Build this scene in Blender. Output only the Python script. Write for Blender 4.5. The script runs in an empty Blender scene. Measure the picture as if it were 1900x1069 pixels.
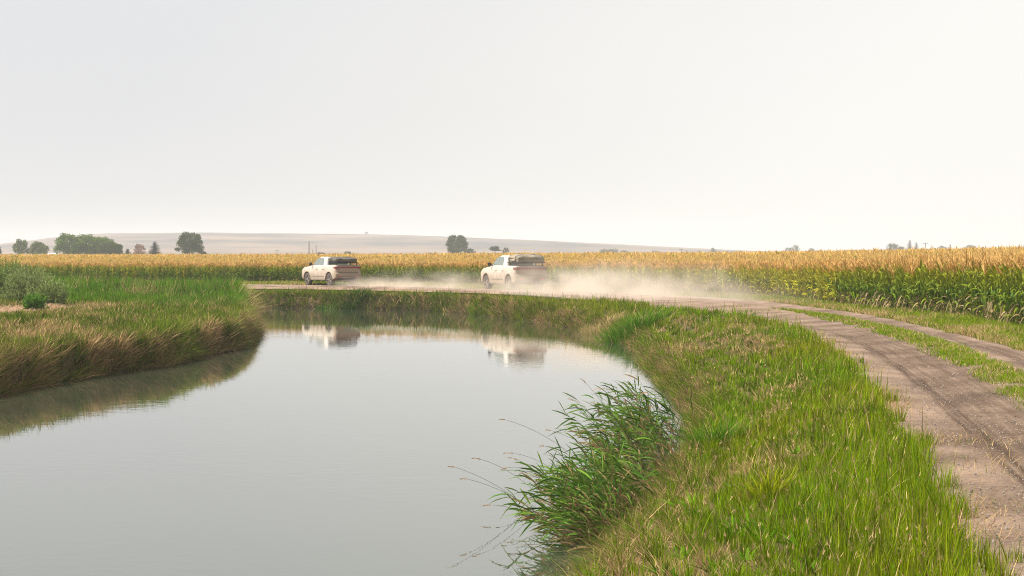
import bpy, bmesh, math, random
import numpy as np
from mathutils import Vector, Matrix
R = math.radians
random.seed(7)
rng = np.random.default_rng(11)
scene = bpy.context.scene
COL = scene.collection

# ------------------------------------------------------------------ camera, sky, sun, exposure
FPX, CX, CY, HOR, EYE = 3694.0, 950.0, 534.5, 469.0, 2.3
PITCH = math.atan((CY - HOR) / FPX)
cam_d = bpy.data.cameras.new('camera')
cam = bpy.data.objects.new('camera', cam_d); COL.objects.link(cam)
cam_d.sensor_width = 36; cam_d.lens = FPX * 36 / 1900
cam_d.clip_start = 0.1; cam_d.clip_end = 20000
cam.location = (0, 0, EYE); cam.rotation_euler = (R(90) - PITCH, 0, 0)
scene.camera = cam

SUN_EL, SUN_AZ = R(52), R(-92)          # azimuth measured from +Y towards +X
sd_ = Vector((math.sin(SUN_AZ) * math.cos(SUN_EL), math.cos(SUN_AZ) * math.cos(SUN_EL), math.sin(SUN_EL)))
sun_d = bpy.data.lights.new('sun', 'SUN'); sun = bpy.data.objects.new('sun', sun_d); COL.objects.link(sun)
sun_d.energy = 5.0; sun_d.angle = R(1.5); sun_d.color = (1.0, 0.93, 0.82)
sun.rotation_euler = sd_.to_track_quat('Z', 'Y').to_euler(); sun.location = (-40, 40, 60)

world = bpy.data.worlds.new('World'); scene.world = world; world.use_nodes = True
nt = world.node_tree; nt.nodes.clear()
def N(t, kind, **kw):
    n = t.nodes.new(kind)
    for k, v in kw.items(): setattr(n, k, v)
    return n
out = N(nt, 'ShaderNodeOutputWorld'); bg = N(nt, 'ShaderNodeBackground'); bg.inputs['Strength'].default_value = 0.059
sky = N(nt, 'ShaderNodeTexSky', sky_type='NISHITA', sun_disc=False)
sky.sun_elevation = SUN_EL; sky.sun_rotation = SUN_AZ; sky.dust_density = 6; sky.air_density = 1.0; sky.ozone_density = 1.0
tc = N(nt, 'ShaderNodeTexCoord')
# smoke-veiled sky: pale grey high on the left, cream white low on the right
dot = N(nt, 'ShaderNodeVectorMath', operation='DOT_PRODUCT'); dot.inputs[1].default_value = (0.80, 0.25, -0.62)
nt.links.new(tc.outputs['Generated'], dot.inputs[0])
mr = N(nt, 'ShaderNodeMapRange'); mr.inputs['From Min'].default_value = 0.05; mr.inputs['From Max'].default_value = 0.40
nt.links.new(dot.outputs['Value'], mr.inputs['Value'])
nz = N(nt, 'ShaderNodeTexNoise'); nz.inputs['Scale'].default_value = 3.0; nz.inputs['Detail'].default_value = 3
mp = N(nt, 'ShaderNodeMapping'); mp.inputs['Scale'].default_value = (1, 1, 4)
nt.links.new(tc.outputs['Generated'], mp.inputs['Vector']); nt.links.new(mp.outputs['Vector'], nz.inputs['Vector'])
ad = N(nt, 'ShaderNodeMath', operation='MULTIPLY_ADD'); ad.inputs[1].default_value = 0.24; 
nt.links.new(nz.outputs['Fac'], ad.inputs[0]); nt.links.new(mr.outputs['Result'], ad.inputs[2])
ramp = N(nt, 'ShaderNodeValToRGB')
ramp.color_ramp.elements[0].position = 0.0; ramp.color_ramp.elements[0].color = (0.845, 0.86, 0.90, 1)
ramp.color_ramp.elements[1].position = 1.0; ramp.color_ramp.elements[1].color = (1.12, 1.105, 1.07, 1)
e = ramp.color_ramp.elements.new(0.45); e.color = (0.96, 0.955, 0.95, 1)
nt.links.new(ad.outputs[0], ramp.inputs['Fac'])
sc10 = N(nt, 'ShaderNodeVectorMath', operation='SCALE'); sc10.inputs['Scale'].default_value = 10.0
nt.links.new(ramp.outputs['Color'], sc10.inputs[0])
mx = N(nt, 'ShaderNodeMix', data_type='RGBA'); mx.inputs[0].default_value = 0.9
nt.links.new(sky.outputs['Color'], mx.inputs[6]); nt.links.new(sc10.outputs[0], mx.inputs[7])
nt.links.new(mx.outputs[2], bg.inputs['Color']); nt.links.new(bg.outputs[0], out.inputs['Surface'])

vs = scene.view_settings
vs.view_transform = 'Standard'; vs.look = 'None'; vs.exposure = 0.68; vs.gamma = 1.0; vs.use_curve_mapping = False
cy = scene.cycles
cy.use_denoising = True; cy.filter_width = 1.0; cy.denoising_prefilter = 'NONE'; cy.adaptive_threshold = 0.005
cy.max_bounces = 6; cy.diffuse_bounces = 3; cy.glossy_bounces = 3; cy.transmission_bounces = 4; cy.volume_bounces = 1; cy.transparent_max_bounces = 8
cy.volume_step_rate = 1.0; cy.volume_max_steps = 96

# ------------------------------------------------------------------ helpers
def px(x, y, z=0.0):
    """ground point of height z that the photograph shows at (x, y)"""
    cp, sp = math.cos(PITCH), math.sin(PITCH)
    u, v = (x - CX) / FPX, -(y - CY) / FPX
    dy, dz = cp + v * sp, -sp + v * cp
    t = (z - EYE) / dz
    return (u * t, dy * t)
def at(x, d):
    return (x - CX) / FPX * d
def zat(y, d):
    return EYE - (y - HOR) / FPX * d

def tag(o, label=None, cat=None, group=None, kind=None):
    if label: o['label'] = label
    if cat: o['category'] = cat
    if group: o['group'] = group
    if kind: o['kind'] = kind
    return o
def empty(name, loc, rz=0.0, sc=1.0):
    o = bpy.data.objects.new(name, None); COL.objects.link(o)
    o.empty_display_size = 0.3
    o.location = loc; o.rotation_euler = (0, 0, rz); o.scale = (sc, sc, sc)
    return o
def link(name, me, parent=None, loc=None):
    o = bpy.data.objects.new(name, me); COL.objects.link(o)
    if parent is not None: o.parent = parent
    if loc is not None: o.location = loc
    return o
def np_mesh(name, V, T, mat=None, col=None, smooth=False):
    """mesh from numpy arrays: V (n,3), T (m,3) triangles or (m,4) quads, col (n,3) per vertex"""
    V = np.ascontiguousarray(V, np.float32); T = np.ascontiguousarray(T, np.int32)
    k = T.shape[1]
    me = bpy.data.meshes.new(name)
    me.vertices.add(len(V)); me.vertices.foreach_set('co', V.ravel())
    me.loops.add(T.size); me.loops.foreach_set('vertex_index', T.ravel())
    me.polygons.add(len(T)); me.polygons.foreach_set('loop_start', np.arange(0, T.size, k, dtype=np.int32))
    me.polygons.foreach_set('use_smooth', np.full(len(T), smooth, dtype=bool))
    me.update(calc_edges=True)
    if col is not None:
        a = me.attributes.new('tint', 'FLOAT_COLOR', 'POINT')
        c = np.ones((len(V), 4), np.float32); c[:, :3] = col
        a.data.foreach_set('color', c.ravel())
    if mat: me.materials.append(mat)
    return me
def bm_mesh(name, bm, mat=None, smooth=None):
    me = bpy.data.meshes.new(name); bm.normal_update(); bm.to_mesh(me); bm.free()
    if mat: me.materials.append(mat)
    if smooth is not None:
        for p in me.polygons: p.use_smooth = True
        me.set_sharp_from_angle(angle=R(smooth))
    return me

_tab = rng.random((256, 256))
def vnoise(x, y, s=1.0, seed=0):
    x = np.asarray(x, float) / s + seed * 17.31; y = np.asarray(y, float) / s + seed * 9.77
    xi = np.floor(x).astype(int); yi = np.floor(y).astype(int)
    fx = x - xi; fy = y - yi; fx = fx * fx * (3 - 2 * fx); fy = fy * fy * (3 - 2 * fy)
    g = lambda a, b: _tab[a & 255, b & 255]
    return (g(xi, yi) * (1 - fx) + g(xi + 1, yi) * fx) * (1 - fy) + (g(xi, yi + 1) * (1 - fx) + g(xi + 1, yi + 1) * fx) * fy
def fbm(x, y, s=1.0, seed=0, o=4):
    t = 0; a = 0.5; n = 0
    for k in range(o):
        t = t + a * vnoise(x, y, s / 2 ** k, seed + k); n += a; a *= 0.5
    return t / n
def sstep(t):
    t = np.clip(t, 0, 1); return t * t * (3 - 2 * t)

def poly_dist(X, Y, P, closed=True):
    """distance to polyline / polygon, index of nearest segment, inside flag"""
    X = np.asarray(X, np.float32).ravel(); Y = np.asarray(Y, np.float32).ravel()
    best = np.full(X.shape, 1e18, np.float32); idx = np.zeros(X.shape, np.int32); ins = np.zeros(X.shape, bool)
    n = len(P)
    for i in range(n if closed else n - 1):
        ax, ay = P[i]; bx, by = P[(i + 1) % n]
        dx, dy = bx - ax, by - ay; L = dx * dx + dy * dy + 1e-12
        t = np.clip(((X - ax) * dx + (Y - ay) * dy) / L, 0, 1)
        d = (X - ax - t * dx) ** 2 + (Y - ay - t * dy) ** 2
        m = d < best; best[m] = d[m]; idx[m] = i
        if closed and ay != by:
            c = ((ay > Y) != (by > Y)) & (X < (bx - ax) * (Y - ay) / (by - ay) + ax)
            ins ^= c
    return np.sqrt(best), idx, ins
def resample(P, step):
    P = np.array(P, float); 
    # Catmull-Rom, then even spacing
    Q = []
    for i in range(len(P) - 1):
        p0 = P[max(i - 1, 0)]; p1 = P[i]; p2 = P[i + 1]; p3 = P[min(i + 2, len(P) - 1)]
        for t in np.linspace(0, 1, 12, endpoint=False):
            Q.append(0.5 * (2 * p1 + (p2 - p0) * t + (2 * p0 - 5 * p1 + 4 * p2 - p3) * t * t + (3 * p1 - p0 - 3 * p2 + p3) * t ** 3))
    Q.append(P[-1]); Q = np.array(Q)
    s = np.r_[0, np.cumsum(np.linalg.norm(np.diff(Q, axis=0), axis=1))]
    if step <= 0: return Q, s
    u = np.linspace(0, s[-1], max(2, int(s[-1] / step)))
    return np.c_[np.interp(u, s, Q[:, 0]), np.interp(u, s, Q[:, 1])], u

# ------------------------------------------------------------------ materials
def mat_new(name):
    m = bpy.data.materials.new(name); m.use_nodes = True; t = m.node_tree
    b = t.nodes['Principled BSDF']; return m, t, b
def simple(name, c, rough=0.6, metal=0.0, noise=0.0, scale=8.0, spec=0.5):
    m, t, b = mat_new(name)
    b.inputs['Roughness'].default_value = rough; b.inputs['Metallic'].default_value = metal
    b.inputs['Specular IOR Level'].default_value = spec
    if noise:
        tcn = N(t, 'ShaderNodeTexCoord'); nn = N(t, 'ShaderNodeTexNoise'); nn.inputs['Scale'].default_value = scale; nn.inputs['Detail'].default_value = 5
        t.links.new(tcn.outputs['Object'], nn.inputs['Vector'])
        cr = N(t, 'ShaderNodeValToRGB')
        cr.color_ramp.elements[0].position = 0.3; cr.color_ramp.elements[1].position = 0.7
        cr.color_ramp.elements[0].color = (*[v * (1 - noise) for v in c], 1); cr.color_ramp.elements[1].color = (*[min(1, v * (1 + noise)) for v in c], 1)
        t.links.new(nn.outputs['Fac'], cr.inputs['Fac']); t.links.new(cr.outputs['Color'], b.inputs['Base Color'])
    else: b.inputs['Base Color'].default_value = (*c, 1)
    return m
def leaf_mat(name, trans=0.35, rough=0.55, spec=0.25, c=None):
    m, t, b = mat_new(name)
    b.inputs['Roughness'].default_value = rough; b.inputs['Specular IOR Level'].default_value = spec
    tr = N(t, 'ShaderNodeBsdfTranslucent'); ms = N(t, 'ShaderNodeMixShader'); ms.inputs[0].default_value = trans
    if c is None:
        a = N(t, 'ShaderNodeAttribute', attribute_name='tint')
        t.links.new(a.outputs['Color'], b.inputs['Base Color']); t.links.new(a.outputs['Color'], tr.inputs['Color'])
    t.links.new(b.outputs[0], ms.inputs[1]); t.links.new(tr.outputs[0], ms.inputs[2])
    t.links.new(ms.outputs[0], t.nodes['Material Output'].inputs['Surface'])
    return m
M_grass = leaf_mat('grass_blades', 0.30, 0.7, 0.03)
M_corn = leaf_mat('corn_leaves', 0.25, 0.5, 0.12)
M_tree = leaf_mat('tree_leaves', 0.25, 0.7, 0.03)
M_bark = simple('bark', (0.09, 0.07, 0.05), 0.9, noise=0.4, scale=5)

# ------------------------------------------------------------------ plan of the place (metres)
WZ = -1.15
right_px = [(1080, 1069), (1125, 1010), (1205, 930), (1268, 865), (1284, 828), (1278, 790), (1246, 745), (1206, 700), (1190, 665), (1160, 640), (1120, 622),
            (1050, 607), (950, 592), (850, 581), (800, 577), (700, 574.5), (650, 574), (560, 572), (500, 571), (440, 569)]
left_px = [(0, 733), (100, 714), (200, 696), (300, 680), (372, 663), (425, 650), (456, 636), (466, 620), (460, 605), (452, 592), (446, 582)]
RB = [(-6.5, -30), (-3.0, 2), (-0.6, 14)] + [px(x, y, WZ) for x, y in right_px] + [(-24, 130), (-40, 132.5), (-80, 135), (-160, 137)]
LB = [(-20, -30), (-15.5, 10), (-13.8, 30)] + [px(x, y, WZ) for x, y in left_px] + [(-21, 117), (-40, 120), (-80, 122), (-160, 124)]
RBs, _ = resample(RB, 1.2); LBs, _ = resample(LB, 1.2)
# small natural irregularities along both banks
def wob(P, amp, seed):
    s = np.arange(len(P)) * 1.2
    nrm = np.gradient(P, axis=0); nrm = np.c_[-nrm[:, 1], nrm[:, 0]] / (np.linalg.norm(nrm, axis=1)[:, None] + 1e-9)
    return P + nrm * ((fbm(s, s * 0, 4.0, seed, 3) - 0.5) * 2 * amp)[:, None]
RBs = wob(RBs, 0.35, 3); LBs = wob(LBs, 0.45, 5)
WATER = np.r_[RBs, LBs[::-1]]
NRB = len(RBs)

roadL = [(1.2, -30), (2.2, 4)] + [px(x, y, 0.24 * min(1, max(0, (x - 1000) / 230))) for x, y in [(1822, 1069), (1766, 920), (1698, 820), (1626, 720), (1562, 660), (1500, 610), (1430, 590), (1350, 575), (1230, 562),
        (1100, 550), (1000, 545), (900, 541), (800, 538.5), (700, 536), (600, 534), (500, 533), (420, 533)]] + [(-32, 135), (-60, 138), (-120, 141)]
roadR = [(6.0, -30), (7.0, 4), (8.0, 14.5), (8.75, 20), (9.5, 26), (10.6, 34), (12.0, 44)] + [px(x, y) for x, y in [(1760, 613), (1600, 580), (1500, 567), (1400, 556), (1300, 550), (1200, 546), (1100, 542),
        (1000, 538.5), (900, 535.5), (800, 532.5), (700, 529.8), (600, 527.5), (500, 526.8), (420, 526.8)]] + [(-33, 149), (-60, 152), (-120, 155)]
def n_resample(P, n):
    Q, s = resample(P, 0); u = np.linspace(0, s[-1], n)
    return np.c_[np.interp(u, s, Q[:, 0]), np.interp(u, s, Q[:, 1])]
# pair the two edges by key points so both sides advance together
LQ, _s = resample(roadL, 0.5); 
RQ, _s2 = resample(roadR, 0.25)
def pair(LQ, RQ):
    j = 0; o = []
    for p in LQ:
        d = np.hypot(*(RQ - p).T); d[:j] = 1e9; d[j + 40:] = 1e9
        j = max(j, int(np.argmin(d))); o.append(RQ[j])
    o = np.array(o)
    k = np.ones(15) / 15
    pad = np.pad(o, ((7, 7), (0, 0)), 'edge')
    return np.c_[np.convolve(pad[:, 0], k, 'valid'), np.convolve(pad[:, 1], k, 'valid')]
RQp = pair(LQ, RQ)
ROAD = np.r_[LQ, RQp[::-1]]

corn_px = [(1900, 608), (1821, 594), (1663, 578), (1558, 565), (1479, 553), (1400, 547), (1200, 539), (1000, 533), (800, 528), (600, 525.5), (400, 524.5), (200, 522.5), (100, 521.5)]
CE = [(16.6, 40), (16.9, 54)] + [px(x, y) for x, y in corn_px] + [(-60, 166), (-130, 172)]
CEs, _ = resample(CE, 1.0)
FIELD_FAR = 300.0
CORN = np.r_[CEs, np.array([(-140, FIELD_FAR), (140, FIELD_FAR + 60), (140, 30)])]

def field_rise(X, Y):
    X = np.asarray(X, float); Y = np.asarray(Y, float); sh = X.shape
    d, _, ins = poly_dist(X, Y, CORN); r = np.where(ins, 0.5 * sstep((d - 2.5) / 42), 0.0)
    d2, _, _ = poly_dist(X, Y, CEs, closed=False)
    back = (Y.ravel() > 180); r = np.where(back, 0.5 * sstep((d2 - 2.5) / 42), r)
    return r.reshape(sh)
def height(X, Y):
    X = np.asarray(X, float); Y = np.asarray(Y, float); sh = X.shape
    d, idx, ins = poly_dist(X, Y, WATER)
    left = (idx >= NRB)
    dr, _, rin = poly_dist(X, Y, ROAD[::3])
    X = X.ravel(); Y = Y.ravel()
    n = fbm(X, Y, 2.5, 2, 3) - 0.5 + 0.45 * (vnoise(X, Y, 0.75, 13) - 0.5)
    zl = WZ - 0.15 + 0.92 * sstep(d / 0.5) + 0.30 * sstep((d - 0.5) / 9) + 0.22 * n * sstep(d / 2)
    steep = 0.35 + 0.45 * sstep((Y - 80) / 30)
    drop = 0.36 * sstep((Y - 88) / 20)
    zr = WZ - 0.12 + (0.15 + steep) * sstep(d / 0.6) + (1.08 - steep - drop) * sstep((d - 0.1) / 2.6) + 0.16 * n * sstep(d / 1.5)
    z = np.where(left, zl, zr)
    z = np.where(ins, WZ - 0.12 - 1.0 * sstep(d / 2.0), z)
    far = sstep((d - 5) / 12)
    z = np.where(left | ins, z, z * (1 - far) + far * (-0.03 + 0.06 * n))
    z = np.where(rin, np.minimum(z, -0.06), z)
    k = sstep(1 - dr / 0.8)
    z = np.where((~rin) & (~ins), z * (1 - 0.7 * k) + 0.7 * k * np.minimum(z, -0.02), z)
    far_ = Y > 40
    if far_.any(): z[far_] += field_rise(X[far_], Y[far_])
    return z.reshape(sh)

# ------------------------------------------------------------------ ground
def axis(lo, hi, step, a, b, grow=1.22):
    c = list(np.arange(lo, hi, step)); s = step; v = c[-1]
    while v < b: s *= grow; v += s; c.append(min(v, b))
    s = step; v = c[0]; pre = []
    while v > a: s *= grow; v -= s; pre.append(max(v, a))
    return np.array(pre[::-1] + c)
gx = axis(-26, 20, 0.3, -4600, 4600); gy = np.r_[axis(6, 64, 0.3, -40, 64)[:-1], axis(64, 150, 0.5, 64, 4700)]
GX, GY = np.meshgrid(gx, gy); GZ = height(GX, GY)
nx, ny = len(gx), len(gy)
I = np.arange(nx * ny).reshape(ny, nx)
quads = np.c_[I[:-1, :-1].ravel(), I[:-1, 1:].ravel(), I[1:, 1:].ravel(), I[1:, :-1].ravel()]
m, t, b = mat_new('soil_and_thatch')
tcn = N(t, 'ShaderNodeTexCoord')
n1 = N(t, 'ShaderNodeTexNoise'); n1.inputs['Scale'].default_value = 0.5; n1.inputs['Detail'].default_value = 6
n2 = N(t, 'ShaderNodeTexNoise'); n2.inputs['Scale'].default_value = 14; n2.inputs['Detail'].default_value = 6
c1 = N(t, 'ShaderNodeValToRGB'); c1.color_ramp.elements[0].position = 0.35; c1.color_ramp.elements[1].position = 0.65
c1.color_ramp.elements[0].color = (0.045, 0.052, 0.012, 1); c1.color_ramp.elements[1].color = (0.13, 0.10, 0.05, 1)
c2 = N(t, 'ShaderNodeValToRGB'); c2.color_ramp.elements[0].color = (0.45, 0.42, 0.4, 1); c2.color_ramp.elements[1].color = (1.15, 1.1, 1.0, 1)
mm = N(t, 'ShaderNodeMix', data_type='RGBA', blend_type='MULTIPLY'); mm.inputs[0].default_value = 1
t.links.new(tcn.outputs['Object'], n1.inputs['Vector']); t.links.new(tcn.outputs['Object'], n2.inputs['Vector'])
t.links.new(n1.outputs['Fac'], c1.inputs['Fac']); t.links.new(n2.outputs['Fac'], c2.inputs['Fac'])
t.links.new(c1.outputs['Color'], mm.inputs[6]); t.links.new(c2.outputs['Color'], mm.inputs[7])
# bare wet mud close to the water line
geo = N(t, 'ShaderNodeNewGeometry'); sx = N(t, 'ShaderNodeSeparateXYZ'); t.links.new(geo.outputs['Position'], sx.inputs[0])
mz = N(t, 'ShaderNodeMapRange'); mz.inputs['From Min'].default_value = -1.0; mz.inputs['From Max'].default_value = -0.7
t.links.new(sx.outputs['Z'], mz.inputs['Value'])
mm2 = N(t, 'ShaderNodeMix', data_type='RGBA'); mm2.inputs[6].default_value = (0.026, 0.019, 0.011, 1)
t.links.new(mz.outputs[0], mm2.inputs[0]); t.links.new(mm.outputs[2], mm2.inputs[7])
t.links.new(mm2.outputs[2], b.inputs['Base Color']); b.inputs['Roughness'].default_value = 0.95; b.inputs['Specular IOR Level'].default_value = 0.1
bp = N(t, 'ShaderNodeBump'); bp.inputs['Strength'].default_value = 0.6; bp.inputs['Distance'].default_value = 0.05
t.links.new(n2.outputs['Fac'], bp.inputs['Height']); t.links.new(bp.outputs[0], b.inputs['Normal'])
ground = link('ground', np_mesh('ground', np.c_[GX.ravel(), GY.ravel(), GZ.ravel()], quads, m, smooth=True))
tag(ground, kind='structure')

# ------------------------------------------------------------------ water
m, t, b = mat_new('canal_water')
b.inputs['Base Color'].default_value = (0.050, 0.058, 0.038, 1); b.inputs['Roughness'].default_value = 0.01
b.inputs['IOR'].default_value = 1.95; b.inputs['Specular IOR Level'].default_value = 0.5
tcn = N(t, 'ShaderNodeTexCoord'); mp = N(t, 'ShaderNodeMapping'); mp.inputs['Scale'].default_value = (1.0, 1.0, 1)
t.links.new(tcn.outputs['Object'], mp.inputs['Vector'])
w1 = N(t, 'ShaderNodeTexNoise'); w1.inputs['Scale'].default_value = 3.0; w1.inputs['Detail'].default_value = 3
w2 = N(t, 'ShaderNodeTexNoise'); w2.inputs['Scale'].default_value = 0.12; w2.inputs['Detail'].default_value = 2
t.links.new(mp.outputs[0], w1.inputs['Vector']); t.links.new(tcn.outputs['Object'], w2.inputs['Vector'])
wr = N(t, 'ShaderNodeMapRange'); wr.inputs['From Min'].default_value = 0.42; wr.inputs['From Max'].default_value = 0.68; wr.inputs['To Min'].default_value = 0.25; wr.inputs['To Max'].default_value = 1.0
t.links.new(w2.outputs['Fac'], wr.inputs['Value'])
wm = N(t, 'ShaderNodeMath', operation='MULTIPLY'); t.links.new(w1.outputs['Fac'], wm.inputs[0]); t.links.new(wr.outputs[0], wm.inputs[1])
bp = N(t, 'ShaderNodeBump'); bp.inputs['Strength'].default_value = 0.10; bp.inputs['Distance'].default_value = 0.03
t.links.new(wm.outputs[0], bp.inputs['Height']); t.links.new(bp.outputs[0], b.inputs['Normal'])
wx = np.array([-170., -60, -20, 0, 20.]); wy = np.array([-35., 20, 60, 100, 140.])
WX, WY = np.meshgrid(wx, wy); I = np.arange(25).reshape(5, 5)
q = np.c_[I[:-1, :-1].ravel(), I[:-1, 1:].ravel(), I[1:, 1:].ravel(), I[1:, :-1].ravel()]
water = link('water', np_mesh('water', np.c_[WX.ravel(), WY.ravel(), np.full(25, WZ)], q, m)); tag(water, kind='structure')

# ------------------------------------------------------------------ dirt road: one ribbon with two worn ruts
NU = 41
us = np.linspace(0, 1, NU)
RL, RR = LQ, RQp
rs = np.r_[0, np.cumsum(np.linalg.norm(np.diff(RL, axis=0), axis=1))]
PX = RL[:, None, 0] * (1 - us) + RR[:, None, 0] * us; PY = RL[:, None, 1] * (1 - us) + RR[:, None, 1] * us
wid = np.hypot(RR[:, 0] - RL[:, 0], RR[:, 1] - RL[:, 1])
def rut(u, c, w): return np.exp(-((u - c) / w) ** 2)
prof = 0.0 - 0.05 * rut(us, 0.27, 0.11) - 0.05 * rut(us, 0.83, 0.08) + 0.035 * rut(us, 0.57, 0.09) - 0.05 * (np.clip(np.abs(us - 0.5) - 0.42, 0, 1) / 0.08)
PZ = prof[None, :] + 0.035 * (fbm(PX, PY, 1.2, 9, 4) - 0.5) + 0.02
PZ[:, 0] = PZ[:, -1] = -0.12
nr = len(RL); I = np.arange(nr * NU).reshape(nr, NU)
q = np.c_[I[:-1, :-1].ravel(), I[:-1, 1:].ravel(), I[1:, 1:].ravel(), I[1:, :-1].ravel()]
m, t, b = mat_new('gravel_track')
tcn = N(t, 'ShaderNodeTexCoord'); uv = N(t, 'ShaderNodeAttribute', attribute_name='lane'); sx = N(t, 'ShaderNodeSeparateXYZ'); t.links.new(uv.outputs['Vector'], sx.inputs[0])
def band(c, w, amp):
    s = N(t, 'ShaderNodeMath', operation='SUBTRACT'); s.inputs[1].default_value = c; t.links.new(wobx.outputs[0], s.inputs[0])
    a = N(t, 'ShaderNodeMath', operation='ABSOLUTE'); t.links.new(s.outputs[0], a.inputs[0])
    r_ = N(t, 'ShaderNodeMapRange', interpolation_type='SMOOTHSTEP'); r_.inputs['From Min'].default_value = w; r_.inputs['From Max'].default_value = w * 0.25
    r_.inputs['To Min'].default_value = 0; r_.inputs['To Max'].default_value = amp; t.links.new(a.outputs[0], r_.inputs['Value'])
    return r_
nw = N(t, 'ShaderNodeTexNoise'); nw.inputs['Scale'].default_value = 0.2; t.links.new(tcn.outputs['Object'], nw.inputs['Vector'])
wobx = N(t, 'ShaderNodeMath', operation='MULTIPLY_ADD'); wobx.inputs[1].default_value = 0.08; t.links.new(nw.outputs['Fac'], wobx.inputs[0]); t.links.new(sx.outputs['X'], wobx.inputs[2])
b1 = band(0.28, 0.055, 1.0); b2 = band(0.40, 0.22, 0.72); b3 = band(0.88, 0.10, 0.85)
mxa = N(t, 'ShaderNodeMath', operation='MAXIMUM'); mxb = N(t, 'ShaderNodeMath', operation='MAXIMUM')
t.links.new(b1.outputs[0], mxa.inputs[0]); t.links.new(b2.outputs[0], mxa.inputs[1]); t.links.new(mxa.outputs[0], mxb.inputs[0]); t.links.new(b3.outputs[0], mxb.inputs[1])
# streaks along the direction of travel
mps = N(t, 'ShaderNodeMapping'); mps.inputs['Scale'].default_value = (46, 0.25, 1); t.links.new(uv.outputs['Vector'], mps.inputs['Vector'])
ns = N(t, 'ShaderNodeTexNoise'); ns.inputs['Scale'].default_value = 1.0; ns.inputs['Detail'].default_value = 4; t.links.new(mps.outputs[0], ns.inputs['Vector'])
st = N(t, 'ShaderNodeMapRange'); st.inputs['From Min'].default_value = 0.25; st.inputs['From Max'].default_value = 0.60; st.inputs['To Min'].default_value = 0.15; t.links.new(ns.outputs['Fac'], st.inputs['Value'])
mu = N(t, 'ShaderNodeMath', operation='MULTIPLY'); t.links.new(mxb.outputs[0], mu.inputs[0]); t.links.new(st.outputs[0], mu.inputs[1])
fade = N(t, 'ShaderNodeMapRange'); fade.inputs['From Min'].default_value = 112; fade.inputs['From Max'].default_value = 80; t.links.new(sx.outputs['Y'], fade.inputs['Value'])
mu2 = N(t, 'ShaderNodeMath', operation='MULTIPLY'); t.links.new(mu.outputs[0], mu2.inputs[0]); t.links.new(fade.outputs[0], mu2.inputs[1])
g1 = N(t, 'ShaderNodeTexNoise'); g1.inputs['Scale'].default_value = 16; g1.inputs['Detail'].default_value = 8; g1.inputs['Roughness'].default_value = 0.82; t.links.new(tcn.outputs['Object'], g1.inputs['Vector'])
g2 = N(t, 'ShaderNodeTexNoise'); g2.inputs['Scale'].default_value = 0.6; g2.inputs['Detail'].default_value = 5; t.links.new(tcn.outputs['Object'], g2.inputs['Vector'])
gr = N(t, 'ShaderNodeValToRGB'); gr.color_ramp.elements[0].position = 0.38; gr.color_ramp.elements[1].position = 0.62
gr.color_ramp.elements[0].color = (0.090, 0.058, 0.040, 1); gr.color_ramp.elements[1].color = (0.34, 0.242, 0.175, 1)
gm = N(t, 'ShaderNodeMath', operation='MULTIPLY_ADD'); gm.inputs[1].default_value = 0.5; t.links.new(g2.outputs['Fac'], gm.inputs[0])
gm2 = N(t, 'ShaderNodeMath', operation='MULTIPLY'); gm2.inputs[1].default_value = 0.5; t.links.new(g1.outputs['Fac'], gm2.inputs[0]); t.links.new(gm2.outputs[0], gm.inputs[2])
t.links.new(gm.outputs[0], gr.inputs['Fac'])
dk = N(t, 'ShaderNodeValToRGB'); dk.color_ramp.elements[0].position = 0.35; dk.color_ramp.elements[1].position = 0.7
dk.color_ramp.elements[0].color = (0.040, 0.024, 0.015, 1); dk.color_ramp.elements[1].color = (0.125, 0.078, 0.052, 1); t.links.new(g1.outputs['Fac'], dk.inputs['Fac'])
mxr = N(t, 'ShaderNodeMix', data_type='RGBA'); t.links.new(mu2.outputs[0], mxr.inputs[0]); t.links.new(gr.outputs['Color'], mxr.inputs[6]); t.links.new(dk.outputs['Color'], mxr.inputs[7])
t.links.new(mxr.outputs[2], b.inputs['Base Color']); b.inputs['Roughness'].default_value = 0.95; b.inputs['Specular IOR Level'].default_value = 0.15
bp = N(t, 'ShaderNodeBump'); bp.inputs['Strength'].default_value = 0.8; bp.inputs['Distance'].default_value = 0.03
t.links.new(g1.outputs['Fac'], bp.inputs['Height']); t.links.new(bp.outputs[0], b.inputs['Normal'])
rm = np_mesh('dirt_road', np.c_[PX.ravel(), PY.ravel(), PZ.ravel()], q, m, smooth=True)
a = rm.attributes.new('lane', 'FLOAT_VECTOR', 'POINT')
a.data.foreach_set('vector', np.c_[np.tile(us, nr), np.repeat(rs, NU), np.zeros(nr * NU)].astype(np.float32).ravel())
road = link('dirt_road', rm); tag(road, kind='structure')
def road_pt(sv, u):
    """points on the road: distance along the left edge and 0..1 across"""
    x = np.interp(sv, rs, RL[:, 0]) * (1 - u) + np.interp(sv, rs, RR[:, 0]) * u
    y = np.interp(sv, rs, RL[:, 1]) * (1 - u) + np.interp(sv, rs, RR[:, 1]) * u
    return x, y, np.interp(u, us, prof) + 0.02

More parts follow.
